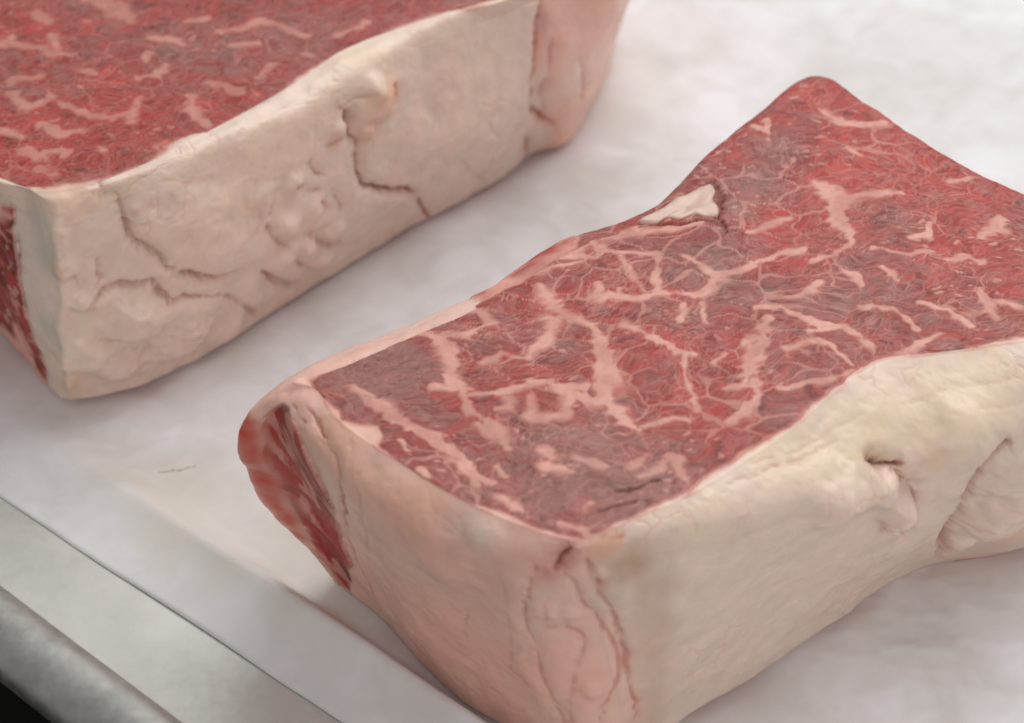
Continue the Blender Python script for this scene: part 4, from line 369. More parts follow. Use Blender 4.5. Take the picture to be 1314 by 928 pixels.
def lean_pattern(P, veins, tones, seed, contrast, net, cuts, soften):
    """colour and height of a cut lean face; P (N,3) on the cut plane"""
    q = P[:, :2].copy()
    n = len(q)
    w1 = np.stack([fbm(P[:, :2], 0.7, 3, seed + 1), fbm(P[:, :2], 0.7, 3, seed + 2)], 1)
    w2 = np.stack([fbm(P[:, :2], 3.0, 2, seed + 3), fbm(P[:, :2], 3.0, 2, seed + 4)], 1)
    qa = q + 0.30 * w1 + 0.07 * w2
    F1, F2, cid = worley2(qa, (0.85, 1.15), seed + 5); eA = F2 - F1
    F1b, F2b, cb = worley2(qa + 0.05 * w2, (2.3, 2.9), seed + 7); eB = F2b - F1b
    # bundles of fibres: each lobe has its own grain direction
    ang = 0.35 + (cid - 0.5) * 1.5
    ca, sa = np.cos(ang), np.sin(ang)
    qr = np.stack([qa[:, 0] * ca + qa[:, 1] * sa, -qa[:, 0] * sa + qa[:, 1] * ca], 1) + 0.03 * w2
    G1, G2, gc = worley2(qr, (3.6, 6.8), seed + 13); eC = G2 - G1
    lines = sstep(0.22, 0.0, eC) * sstep(-0.5, 0.5, fbm(q, 1.4, 2, seed + 14))
    fib = vnoise(qr, (2.5, 8.5), seed + 15) * 0.6 + vnoise(qr, (5.0, 11.0), seed + 16) * 0.4
    # the large veins, each where it lies; they widen along the gaps between fibre bundles and draw back from the bundles
    nv = vnoise(q, 4.0, seed + 11) * 0.6 + vnoise(q, 8.0, seed + 12) * 0.4
    Pv = np.concatenate([q + 0.07 * w2 + 0.05 * w1, P[:, 2:]], 1)
    big = np.zeros(n); prox = np.zeros(n)
    soft = sstep(0.0, 0.7, fbm(q, 1.2, 2, seed + 25)) + soften
    nw = fbm(q, 1.7, 2, seed + 26)
    gap = sstep(0.55, 0.0, eB)
    for line in veins:
        idx, d, w, _, _, s = poly_dist(Pv, line, 0.9, 2)
        hw = 0.5 * w * (0.95 if soften < 0.5 else 0.80) + 0.006
        hw = hw * (0.95 + 0.45 * nw[idx])
        dd = d + nv[idx] * (0.03 + 0.22 * hw) + (0.045 if soften < 0.5 else 0.085) * fib[idx] - 0.10 * (gap[idx] - 0.55) * sstep(0.0, 0.10, hw)
        m = sstep(1.0, 0.0, (dd - hw * 0.85) / (0.05 + (0.2 + 0.6 * soft[idx]) * hw + 0.07 * soft[idx]))
        big[idx] = np.maximum(big[idx], m)
        prox[idx] = np.maximum(prox[idx], np.exp(-(d / (0.22 + 1.2 * hw)) ** 2))
    big = big * (0.74 + 0.26 * sstep(-0.35, 0.30, fbm(q + 0.1 * w1, 2.4, 2, seed + 27) + 0.25 * nw))
    pa = fbm(q, 0.55, 3, seed + 6)
    fat = sstep(0.035, 0.0, eA - 0.05 * np.clip(pa + 0.1, 0, 1)) * sstep(-0.1, 0.4, pa + 0.3 * prox) * 0.50 * net
    pb = fbm(q, 0.9, 3, seed + 8)
    fatB = sstep(0.075, 0.0, eB - 0.05 * np.clip(pb, 0, 1)) * sstep(0.05, 0.8, 0.6 * pb + 0.65 * prox) * 0.52 * net
    fat = np.maximum(fat, fatB)
    F1f, F2f, cf = worley2(q + 0.14 * w2 + 0.1 * w1, (2.8, 4.4), seed + 9)
    pf = fbm(q, 0.5, 2, seed + 10)
    fl = sstep(0.22, 0.08, F1f + 0.14 * w2[:, 0] + 0.10 * nv) * (cf > 0.55) * sstep(-0.3, 0.3, pf)
    fat = np.maximum(fat, 0.65 * fl)
    fat = np.maximum(fat, big)
    # tone: bright red to oxidised grey-brown
    tone = 0.55 * fbm(q, 0.55, 3, seed + 17) + 0.55 * (cb - 0.5) + 0.5 * (cid - 0.5) + 0.25 * fbm(q, 2.2, 2, seed + 18) + 0.35 * prox - 0.25 * sstep(0.1, 0.5, eB)
    for x, y, z, r, s in tones:
        g = np.exp(-((q[:, 0] - x) ** 2 + (q[:, 1] - y) ** 2) / (r * r))
        tone = tone + g * s * 1.2
    c = COL['lean'][None].repeat(n, 0)
    c = mix(c, COL['leanred'], np.clip(tone, 0, 1)[:, None] * 0.85)
    c = mix(c, COL['leangrey'], np.clip(-tone + 0.05, 0, 1)[:, None] * 0.80)
    c = c * (1 + 0.34 * fib + 0.16 * (gc - 0.5))[:, None]
    c = mix(c, COL['dark'], (sstep(0.45, 0.9, fbm(q, 3.5, 3, seed + 19)) * 0.5)[:, None])
    c = mix(c, mix(COL['vein'], COL['leangrey'], 0.35), (lines * 0.42 * contrast)[:, None])
    fat = np.clip(fat * contrast, 0, 1)
    vc = mix(COL['vein'], COL['lean'], 0.18) * (1 + 0.06 * fbm(q, 3, 2, seed + 20))[:, None]
    vc = mix(vc, COL['pink'], 0.4 * sstep(-.2, .6, fbm(q, 0.8, 2, seed + 21))[:, None])
    c = mix(c, vc, fat[:, None])
    lobe = np.minimum(eA, 0.35) / 0.35
    h = 0.010 * (lobe - 0.5) + 0.007 * (np.minimum(eB, 0.3) / 0.3 - 0.5) * (1 - fat) + 0.0045 * fib * (1 - fat) + 0.012 * fat
    h = h + 0.03 * fbm(q, 0.5, 3, seed + 22) + 0.010 * fbm(q, 1.6, 2, seed + 23)
    for line in cuts:
        idx, d, w, _, _, s = poly_dist(Pv, line, 0.4, 2)
        k = np.exp(-(d / (0.5 * w + 0.01)) ** 2)
        h[idx] -= 0.06 * k
        c[idx] = mix(c[idx], COL['dark'] * 0.8, (0.6 * k)[:, None])
    return c, h, 1 - fat, qr

def side_lean(P, seed, dirv, pinkness):
    """colour and height of lean tissue on a side wall, drawn out in streaks along dirv"""
    d = np.array(dirv) / np.linalg.norm(dirv)
    s = P @ d
    Q = P - 0.8 * s[:, None] * d
    w = np.stack([fbm(P, 0.8, 2, seed + k) for k in range(3)], 1)
    a = fbm(Q + 0.15 * w, 2.2, 4, seed + 4); b = fbm(Q + 0.1 * w, 5.0, 3, seed + 5)
    c = COL['lean'][None].repeat(len(P), 0)
    c = mix(c, COL['leanred'], sstep(-0.4, 0.5, a)[:, None])
    c = mix(c, COL['dark'], (sstep(0.1, 0.7, -a) * 0.7)[:, None])
    c = mix(c, COL['vein'], (sstep(0.10, 0.55, b) * 0.6)[:, None])
    c = mix(c, COL['pink'], (pinkness * sstep(0.0, 0.6, fbm(P, 0.9, 3, seed + 6)))[:, None])
    return c, 0.03 * a + 0.012 * b

def make_steak(root, cols, medial, fine, step, meat, veins, tones, creases, lumps, spots, seed, classify, base_of, contrast, back, net, cuts, stepf, lump_zone=None):
    G, t, (rB, rS, rE) = build_base(cols, medial, fine, step)
    nV, nU = G.shape[:2]
    N = grid_normals(G)
    if N[-nV // 4:-5, :, 2].mean() < 0: N = -N
    N[-8:] = (0, 0, 1)
    # the base moves in and out together with the wall above it
    hz = N[rB + 8].copy(); hz[:, 2] = 0; hz /= np.maximum(np.linalg.norm(hz, axis=1, keepdims=True), 1e-6)
    for r_ in range(rB + 8):
        k_ = min(1.0, max(0.0, (r_ - 1) / max(rB - 1, 1)))
        up_ = max(0.0, (r_ - rB) / 8.0)
        v_ = hz * (1 - up_) + N[rB + 8] * up_
        N[r_] = v_ * k_
    P = G.reshape(-1, 3); N = N.reshape(-1, 3)
    row = np.repeat(np.arange(nV), nU); tt = np.tile(t, nV)
    Pw = P.copy()
    for a in (0, 1): Pw[:, a] += 0.06 * vnoise(P, 2.6, seed + 2 * a) + 0.03 * vnoise(P, 6.5, seed + 1 + 2 * a)
    ins = inside(Pw[:, 0], Pw[:, 1], meat) & (row >= np.where((tt > back[0]) & (tt < back[1]), rS, rE - 1))
    lab, names = classify(P, row, tt, rB, rS, rE, ins)
    ed = edge_dist2(Pw, meat)
    col = np.zeros((len(P), 3)); disp = np.zeros(len(P)); lean = np.zeros(len(P)); grain = np.zeros((len(P), 3))
    # ---- cut face
    m = np.nonzero(lab == 0)[0]
    c, h, ln, qg = lean_pattern(P[m], veins, tones, seed + 100, contrast, net, cuts, 0.8 if stepf else 0.3)
    e = ed[m]
    side_fade = sstep(0.0, 0.10, e); lean[m] = ln * side_fade; grain[m, :2] = qg
    c = mix(c, mix(COL['lean'], COL['pink'], 0.62 + 0.3 * fbm(P[m], 2.0, 2, seed + 33)[:, None]), (0.9 * (1 - side_fade))[:, None])
    col[m] = c; disp[m] = h * sstep(0, 0.2, e) - 0.02 * (1 - sstep(0.0, 0.15, e))
    # ---- side muscle
    for k, dv, pk in ((3, (0.3, 0.3, 0.1), 1.0), (4, (0.30, -0.10, -0.8), 0.1)):
        m = np.nonzero(lab == k)[0]
        if len(m):
            c, h = side_lean(P[m], seed + 200 + k, dv, pk)
            k_ = sstep(0.45, 0.0, ed[m]) * (row[m] >= rS - 10) * 0.85 if k == 3 else 0 * h
            col[m] = mix(c, mix(COL['lean'], COL['pink'], 0.6)[None], k_[:, None]); disp[m] = h
    # ---- fat
    m = np.nonzero((lab == 1) | (lab == 2) | (lab == 5))[0]
    p = P[m]; r = row[m]
    w = np.stack([fbm(p, 1.6, 3, seed + 301 + k) for k in range(3)], 1)
    w2 = np.stack([vnoise(p, 7.0, seed + 311 + k) for k in range(3)], 1)
    c = base_of(p, tt[m], lab[m], w)
    n1 = fbm(p, 0.6, 3, seed + 320); n2 = fbm(p + 0.1 * w, 2.4, 3, seed + 321); n3 = fbm(p, 9.0, 3, seed + 322)
    c = mix(c, COL['pinkw'], (sstep(0.0, 0.7, n1) * 0.35)[:, None])
    c = mix(c, COL['cream'], (sstep(0.0, 0.8, -n1) * 0.15)[:, None])
    c = c * (1 + 0.05 * n2 + 0.012 * n3)[:, None]
    # mottling, layered streaks along the slab and small pits
    n4 = fbm(p + 0.08 * w, 4.5, 3, seed + 323)
    lay = fbm(np.concatenate([p[:, :2] * 0.35, p[:, 2:] * 1.6 + 0.5 * w[:, :1]], 1), 2.6, 3, seed + 324)
    c = c * (1 + 0.045 * n4 + 0.035 * lay)[:, None]
    c = mix(c, COL['orange'], (0.20 * sstep(0.35, 0.9, n4 * 0.6 + n2 * 0.6))[:, None])
    pit = sstep(0.62, 0.95, vnoise(p + 0.05 * w, 5.5, seed + 325))
    for (x, y, z, rad), kind, s in spots:
        d = p - np.array([x, y, z]) + 0.22 * rad * w
        g = np.exp(-((d * d).sum(1) / (rad * rad)) ** 1.3) * min(s, 1.0)
        c = mix(c, COL[kind], (g * (0.9 + 0.35 * n2)).clip(0, 1)[:, None])
    # hair-thin blood threads and pores
    F1, F2 = worley3(p + 0.20 * w + 0.03 * w2, 1.3, seed + 330)
    th = sstep(0.06, 0.0, F2 - F1) * sstep(0.15, 0.6, fbm(p, 0.7, 2, seed + 331))
    c = mix(c, COL['orange'], (0.35 * th)[:, None])
    hlow = 0.10 * fbm(p, 0.35, 2, seed + 340) + 0.05 * fbm(p, 1.0, 2, seed + 341)
    h = 0.010 * fbm(p, 3.5, 3, seed + 342) + 0.0015 * n3 - 0.012 * th + 0.003 * n4 + 0.009 * lay - 0.012 * pit
    if lump_zone is not None:
        z = lump_zone(p)
        L1, L2 = worley3(p + 0.12 * w, 2.2, seed + 350)
        K1, K2 = worley3(p + 0.06 * w, 4.5, seed + 351)
        h = h + z * (0.15 * (0.5 - L1) + 0.09 * (0.5 - K1))
    for (x, y, z, rad), hh in lumps:
        d = p - np.array([x, y, z]) + 0.25 * rad * w
        h = h + hh * (1.9 if stepf else 1.25) * np.exp(-((d * d).sum(1) / (rad * rad)) ** 1.6)
    pw = p + 0.05 * w + 0.035 * w2 + 0.015 * np.stack([vnoise(p, 13.0, seed + 361 + k) for k in range(3)], 1)
    for line, dep, tint in creases:
        idx, d, wd, off, tan, s = poly_dist(pw if dep > 0 else p + 0.04 * w, line, 0.7)
        ends = sstep(0.0, 0.12, s) * sstep(1.0, 0.85, s) if len(line) > 2 else 1.0
        sg = np.maximum(wd * 0.42, 0.032) * (1 + 0.45 * n2[idx])
        cut = np.exp(-(d / sg) ** 2)
        lip = np.exp(-((d - 2.6 * sg) / (1.8 * sg)) ** 2)
        up = np.sign(off[:, 2] + 1e-6)
        dep = dep * (1.7 if stepf and dep < 0.2 else 1.0); tint = tint + (0.10 if stepf and tint < 0.2 and dep >= 0.07 else 0.0)
        h[idx] += -dep * cut * (0.35 + 0.65 * ends) * (0.8 + 0.3 * n2[idx]) - 0.55 * dep * np.exp(-(d / 0.17) ** 2) * ends + (stepf if (tint <= 0.15 and dep >= 0.1) else 0.0) * max(dep, 0) * np.exp(-d / 0.42) * sstep(-0.03, 0.04, off[:, 2]) * ends
        k = (0.6 * np.exp(-(d / (1.5 * sg)) ** 2) + 0.25 * np.exp(-d / 0.11)) * min(tint, 1.0)
        cc = mix(COL['red'], COL['crack'], min(1.0, max(0.0, (tint - 0.6) * 1.6)))
        c[idx] = mix(c[idx], mix(cc, COL['pink'], 0.25), np.clip(k * (0.85 + 0.5 * n2[idx]), 0, 1)[:, None])
    tm = (r >= rE - 3)
    c = np.where(tm[:, None], mix(mix(COL['lean'], COL['pink'], 0.72)[None], c, (0.1 + 0.9 * sstep(0.0, 0.13, ed[m] * (1 + 0.5 * n2)))[:, None]), c)
    h = h * sstep(0, 16, r - rB + 5) + hlow
    h = np.where(r >= rS, h * (0.35 + 0.65 * sstep(0.0, 0.35, ed[m])), h)
    col[m] = c; disp[m] = h
    # ---- underside
    m = np.nonzero(lab == 6)[0]
    Pb = G[rB][np.arange(len(P)) % nU][m]
    disp[m] = 0.10 * fbm(Pb, 0.35, 2, seed + 340) + 0.05 * fbm(Pb, 1.0, 2, seed + 341)
    col[m] = mix(COL['fat'], COL['pink'], 0.4)
    # let neighbouring tissues bleed into each other along their borders on the side walls
    lg = lab.reshape(nV, nU); sd = np.isin(lg, (3, 4)); ft = np.isin(lg, (1, 2, 5))
    cg = col.reshape(nV, nU, 3).copy()
    band = np.zeros((nV, nU), bool)
    for s_ in range(1, 4):
        for ax in (0, 1):
            for sg_ in (-s_, s_):
                band |= (sd & np.roll(ft, sg_, ax)) | (ft & np.roll(sd, sg_, ax))
    band &= (np.arange(nV) < rE)[:, None]
    for _ in range(5):
        av = (cg + np.roll(cg, 1, 0) + np.roll(cg, -1, 0) + np.roll(cg, 1, 1) + np.roll(cg, -1, 1)) / 5
        cg = np.where(band[..., None], av, cg)
    col = cg.reshape(-1, 3)
    Gd = (P + N * disp[:, None])
    Gd[:, 2] = np.where(row < rB - 4, 0.0, np.maximum(Gd[:, 2], 0.0))
    Gd = Gd.reshape(nV, nU, 3)
    Nn = grid_normals(Gd)
    if Nn[-nV // 4:-5, :, 2].mean() < 0: Nn = -Nn
    Nn[-2:] = (0, 0, 1)
    V = Gd.reshape(-1, 3).copy(); Nn = Nn.reshape(-1, 3)
    V[:, 2] += 0.015
    # ---- faces, split by tissue into parts
    i, j = np.meshgrid(np.arange(nV - 1), np.arange(nU), indexing='ij')
    j1 = (j + 1) % nU
    F = np.stack([i * nU + j, i * nU + j1, (i + 1) * nU + j1, (i + 1) * nU + j], -1).reshape(-1, 4)
    nz = np.cross(V[F[:, 1]] - V[F[:, 0]], V[F[:, 3]] - V[F[:, 0]])
    if (nz[-F.shape[0] // 5:-nU * 3, 2]).mean() < 0: F = F[:, ::-1]
    fl = lab[F[:, 0]]
    parts = {}
    for k, nm in names.items():
        f = F[fl == k]
        if not len(f): continue
        u, inv = np.unique(f, return_inverse=True)
        parts[nm] = mesh_object(nm, V[u], inv.reshape(-1, 4), MAT_MEAT if k in (0, 3, 4, 6) else MAT_FAT, root, attrs={'tissue': np.clip(col[u], 0, 0.95), 'lean': lean[u], 'grain': grain[u]}, normals=Nn[u])
    return V, Nn, parts

# ------------------------------------------------------------------ the right steak
STEP = 0.036
right = thing('raw_steak', 'thick marbled raw steak whose whole pointed red face shows, nearest the camera', 'steak', 'raw steaks on the paper')

_sd = np.array([5.3, -4.2]); _sd /= np.linalg.norm(_sd)
def classify_right(P, row, tt, rB, rS, rE, ins):
    lab = np.full(len(P), 1)
    lab[(tt < 6.15)] = 2
    lab[(tt >= 24.2)] = 2
    lab[(tt >= 14.5) & (tt < 24.2 + 0.4 * vnoise(P, 0.8, 76))] = 3
    wob = 0.14 * vnoise(P, 1.6, 77) + 0.05 * vnoise(P, 6.0, 78)
    s = P[:, :2] @ _sd + wob
    strip = [(np.array(q[:2]) @ _sd, q[2]) for q in R_STRIP]
    st = inside(s, P[:, 2] + wob, strip) & ((tt < 3.2) | (tt > 26.3)) & (row > rB)
    lab[st] = 4
    lab[ins] = 0
    lab[row < rB] = 6
    return lab, {0: 'lean_face', 1: 'fat_cap', 2: 'end_fat', 3: 'lean_side', 4: 'end_muscle', 6: 'underside'}

def base_right(p, tt, lab, w):
    k = sstep(5.9, 6.7, tt + 0.2 * w[:, 0]) * sstep(25.0, 23.0, tt)
    return mix(mix(COL['pink'], COL['pinkw'], 0.40)[None], mix(COL['fat'], COL['pinkw'], 0.15)[None], k[:, None])

VR, NR, parts_r = make_steak(right, R_COLS, R_MED, R_FINE, STEP, R_MEAT, R_VEINS, R_TONE, R_CREASES, R_LUMPS, R_SPOTS, 1000, classify_right, base_right, 1.0, (14.5, 24.2), 0.95, R_CUTS, 0.0)
if 'end_muscle' in parts_r: parts_r['end_muscle']['label'] = 'dark red strip of muscle set in the end fat'

# loose flake of dry fat on the back edge of the cut face
def plate(name, outline, thick, lift, seed, mat, parent, colr):
    o = np.array(outline, dtype=np.float64)
    K = len(o)
    t = np.arange(0, K, 0.2)
    ring = catmull(o, t, True)
    n = len(ring)
    ctr = ring.mean(0)
    rows = []
    for f in (0.05, 0.25, 0.5, 0.75, 0.92, 1.0):
        q = ctr + (ring - ctr) * f
        rows.append(q)
    top = np.concatenate(rows)
    wv = 0.06 * fbm(top, 1.8, 3, seed) + lift
    top = top.copy(); top[:, 2] += wv + thick * np.repeat([1, 1, 1, 1, 0.9, 0.55], n)
    rim = ring.copy(); rim[:, 2] += 0.06 * fbm(ring, 1.8, 3, seed) + lift - 0.06
    V = np.concatenate([top, rim])
    Q = []
    for r in range(6):
        for k in range(n):
            Q.append((r * n + k, r * n + (k + 1) % n, (r + 1) * n + (k + 1) % n, (r + 1) * n + k))
    Q = np.array(Q)
    c = colr[None] * (1 + 0.06 * fbm(V, 3.0, 3, seed + 1))[:, None]
    a = np.cross(V[Q[:, 2]] - V[Q[:, 0]], V[Q[:, 3]] - V[Q[:, 1]])
    if a[:, 2].sum() < 0: Q = Q[:, ::-1]
    V = np.concatenate([V, V[:n].mean(0)[None]]); c = np.concatenate([c, c[:1]])
    k = np.arange(n); tr = np.stack([k, (k + 1) % n, np.full(n, len(V) - 1)], 1)
    if np.cross(V[tr[:, 1]] - V[tr[:, 0]], V[tr[:, 2]] - V[tr[:, 0]])[:, 2].sum() < 0: tr = tr[:, ::-1]
    return mesh_object(name, V, Q, mat, parent, tris=tr, attrs={'tissue': c})
fk = plate('fat_flake', R_FLAKE, 0.045, 0.06, 31, MAT_FAT, right, lin(206, 174, 158))
fk['label'] = 'pale dry flake of fat lifting off the back edge'

# ------------------------------------------------------------------ the left steak
left = thing('raw_steak', 'thick raw steak cut off by the frame, its long cracked pale fat cap facing us', 'steak', 'raw steaks on the paper')

def classify_left(P, row, tt, rB, rS, rE, ins):
    lab = np.full(len(P), 1)
    wob = 0.10 * vnoise(P, 1.5, 87) + 0.03 * vnoise(P, 6.0, 88)
    lab[(tt + wob > 10.35) & (tt < 14.3)] = 2
    lab[(tt >= 14.3)] = 3
    zz = P[:, 2]
    edge = 1.55 + 0.55 * sstep(4.5, 0.5, zz) + 1.5 * wob
    lab[(tt < edge) & (zz < 5.35 + wob)] = 3
    lab[ins] = 0
    lab[row < rB] = 6
    return lab, {0: 'lean_face', 1: 'fat_cap', 2: 'end_fat', 3: 'lean_side', 6: 'underside'}

def base_left(p, tt, lab, w):
    k = sstep(10.0, 10.6, tt + 0.2 * w[:, 0])
    return mix(mix(COL['fat'], COL['pinkw'], 0.35)[None], mix(COL['pink'], COL['pinkw'], 0.3)[None], k[:, None])

_lz = np.array([L_LUMPS[9][0][:3], L_LUMPS[12][0][:3], L_LUMPS[6][0][:3]])
def zone_left(p):
    z = np.zeros(len(p))
    for ctr, r, s in ((_lz[0], 1.25, 1.0), (_lz[1], 0.9, 0.9), (_lz[2], 1.2, 0.55)):
        z = np.maximum(z, s * np.exp(-(((p - ctr) ** 2).sum(1) / (r * r)) ** 1.5))
    return z
VL, NL, parts_l = make_steak(left, L_COLS, L_MED, L_FINE, STEP, L_MEAT, L_VEINS, L_TONE, L_CREASES, L_LUMPS, L_SPOTS, 2000, classify_left, base_left, 0.66, (99, 99), 0.7, [], 1.25, zone_left)

# ------------------------------------------------------------------ parchment paper
PA = np.array([0.77, -0.638]); PA /= np.linalg.norm(PA)
PB = np.array([-PA[1], PA[0]])
e0, e1 = np.array(PAPER_EDGE)[:, :2]; r0, r1 = np.array(PAPER_RIDGE)[:, :2]
def edge_b(a):
    a0, a1 = e0 @ PA, e1 @ PA; b0, b1 = e0 @ PB, e1 @ PB
    return b0 + (b1 - b0) * (a - a0) / (a1 - a0)
def ridge_b(a):
    a0, a1 = r0 @ PA, r1 @ PA; b0, b1 = r0 @ PB, r1 @ PB
    return b0 + (b1 - b0) * (a - a0) / (a1 - a0)
def paper_mesh():
    a = np.concatenate([np.linspace(-38, -26, 40)[:-1], np.arange(-26, 15, 0.11), np.linspace(15, 24, 40)[1:]])
    v = np.concatenate([np.arange(0, 36, 0.11), np.linspace(36, 41, 20)[1:]])
    A, Vv = np.meshgrid(a, v)
    wig = 0.05 * fbm(np.stack([A.ravel(), A.ravel() * 0], 1), 0.35, 3, 400).reshape(A.shape)
    B = edge_b(A) + wig + Vv
    xy = A[..., None] * PA + B[..., None] * PB
    q = xy.reshape(-1, 2)
    w = np.stack([fbm(q, 0.25, 3, 401), fbm(q, 0.25, 3, 402)], 1)
    h = 0.035 * fbm(q, 0.16, 3, 403)
    # crinkles: facets between fold lines
    F1, F2, cid = worley2(q + 0.9 * w, 0.45, 404)
    f1, f2, c2 = worley2(q + 0.5 * w, 1.3, 405)
    cr = sstep(0.0, 0.5, fbm(q, 0.22, 2, 406) + 0.15)
    h = h + 0.050 * (F1 - 0.5) * cr + 0.020 * (f1 - 0.4) * cr + 0.004 * fbm(q, 3.0, 2, 407)
    for sc_, am_, sd_ in ((0.45, 0.022, 412), (0.9, 0.010, 413)):
        h = h + am_ * np.clip(1 - 5 * np.abs(fbm(q + 0.5 * w, sc_, 2, sd_)), 0, 1) * sstep(-0.2, 0.5, fbm(q, 0.2, 2, sd_ + 5))
    zone = np.zeros(len(q))
    for x, y, r in ((-8.6, 0.6, 2.2), (-4.0, 3.8, 2.0), (1.0, 9.0, 2.4), (8.5, -4.8, 2.5)):
        zone = np.maximum(zone, np.exp(-((q[:, 0] - x) ** 2 + (q[:, 1] - y) ** 2) / (r * r)))
    g1, g2, _c = worley2(q + 0.35 * w + 0.1 * np.stack([fbm(q, 1.2, 2, 409), fbm(q, 1.2, 2, 410)], 1), (0.9, 1.4), 411)
    h = h + zone * (0.07 * (g1 - 0.4) + 0.03 * sstep(0.15, 0.0, g2 - g1))
    h = h.reshape(A.shape)
    s = ridge_b(A) - B
    # the margin of the sheet buckles up into a ridge along the tray wall
    k = sstep(-13.0, 3.0, A)
    H = 0.05 + 0.80 * k + 0.05 * fbm(np.stack([A.ravel(), A.ravel() * 0 + 9], 1), 0.3, 2, 408).reshape(A.shape)
    wid = np.maximum(ridge_b(A) - edge_b(A), 0.6)
    rise = sstep(-0.60 - 0.6 * (1 - k), 0.08, s)
    u_ = np.clip((s - 0.08) / wid, 0, 1.2)
    fall = (1 - np.clip(u_, 0, 1)) ** 1.3 * (1 - 0.3 * u_ * (1 - u_))
    z = h * (1 - 0.8 * sstep(-0.8, 0.1, s)) + H * np.where(s < 0.08, rise, fall)
    z = np.where(z < 0, 0.006 * np.tanh(z / 0.006), z)
    V = np.concatenate([q, z.reshape(-1, 1)], 1)
    n1, n0 = A.shape
    i, j = np.meshgrid(np.arange(n1 - 1), np.arange(n0 - 1), indexing='ij')
    Q = np.stack([i * n0 + j, i * n0 + j + 1, (i + 1) * n0 + j + 1, (i + 1) * n0 + j], -1).reshape(-1, 4)
    return V, Q
Vp, Qp = paper_mesh()
def juice_shade(V):  # juice stain around the steaks, deepened as painted contact shade
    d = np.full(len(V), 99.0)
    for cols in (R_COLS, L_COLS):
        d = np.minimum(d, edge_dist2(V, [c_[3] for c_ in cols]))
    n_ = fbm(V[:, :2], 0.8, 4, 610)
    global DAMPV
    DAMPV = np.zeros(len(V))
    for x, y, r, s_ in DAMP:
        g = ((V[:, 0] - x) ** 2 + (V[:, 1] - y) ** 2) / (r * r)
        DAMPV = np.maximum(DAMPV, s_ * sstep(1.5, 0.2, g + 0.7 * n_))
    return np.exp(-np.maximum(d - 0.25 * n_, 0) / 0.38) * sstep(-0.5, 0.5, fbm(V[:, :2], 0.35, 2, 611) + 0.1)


def paper_mat():
    m, nt, bs = new_mat('parchment')
    L = nt.links.new
    tc = node(nt, 'ShaderNodeTexCoord')
    n1 = node(nt, 'ShaderNodeTexNoise', Scale=22.0, Detail=5.0, Roughness=0.6, Distortion=0.4)
    n2 = node(nt, 'ShaderNodeTexNoise', Scale=55.0, Detail=4.0, Roughness=0.6, Distortion=0.8)
    n3 = node(nt, 'ShaderNodeTexNoise', Scale=1400.0, Detail=3.0)
    for n in (n1, n2, n3): L(tc.outputs['Object'], n.inputs['Vector'])
    r1 = node(nt, 'ShaderNodeValToRGB')
    e = r1.color_ramp.elements
    e[0].position = 0.36; e[0].color = (0.68, 0.66, 0.64, 1)
    e[1].position = 0.62; e[1].color = (0.80, 0.79, 0.80, 1)
    L(n1.outputs[0], r1.inputs[0])
    r2 = node(nt, 'ShaderNodeValToRGB')
    e = r2.color_ramp.elements
    e[0].position = 0.35; e[0].color = (0.90, 0.885, 0.87, 1)
    e[1].position = 0.58; e[1].color = (1.0, 0.995, 1.0, 1)
    L(n2.outputs[0], r2.inputs[0])
    mx = node(nt, 'ShaderNodeMix', _data_type='RGBA', _blend_type='MULTIPLY'); mx.inputs[0].default_value = 1.0
    L(r1.outputs[0], mx.inputs[6]); L(r2.outputs[0], mx.inputs[7])
    ja = node(nt, 'ShaderNodeAttribute', _attribute_name='juice_shade')
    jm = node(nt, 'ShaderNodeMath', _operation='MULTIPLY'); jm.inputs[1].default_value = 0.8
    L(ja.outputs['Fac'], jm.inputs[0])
    mj = node(nt, 'ShaderNodeMix', _data_type='RGBA'); mj.inputs[7].default_value = (0.60, 0.49, 0.46, 1)  # pinkish stain tint, darkened to carry the contact shade
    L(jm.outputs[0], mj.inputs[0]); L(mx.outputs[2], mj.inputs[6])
    da = node(nt, 'ShaderNodeAttribute', _attribute_name='damp')
    dm = node(nt, 'ShaderNodeMath', _operation='MULTIPLY'); dm.inputs[1].default_value = 0.8
    L(da.outputs['Fac'], dm.inputs[0])
    md = node(nt, 'ShaderNodeMix', _data_type='RGBA'); md.inputs[7].default_value = (0.62, 0.58, 0.50, 1)
    L(dm.outputs[0], md.inputs[0]); L(mj.outputs[2], md.inputs[6])
    L(md.outputs[2], bs.inputs['Base Color'])
    bs.inputs['Roughness'].default_value = 0.50
    bs.inputs['Specular IOR Level'].default_value = 0.30
    bp = node(nt, 'ShaderNodeBump', Strength=0.35, Distance=0.0002)
    L(n2.outputs[0], bp.inputs['Height'])
    bp2 = node(nt, 'ShaderNodeBump', Strength=0.25, Distance=0.00004)
    L(n3.outputs[0], bp2.inputs['Height']); L(bp.outputs[0], bp2.inputs['Normal']); L(bp2.outputs[0], bs.inputs['Normal'])
    return m
paper = mesh_object('parchment_paper', Vp, Qp, paper_mat(), attrs={'juice_shade': juice_shade(Vp), 'damp': DAMPV})
paper['label'] = 'white crinkled parchment paper lining the tray under both steaks'
paper['category'] = 'paper'
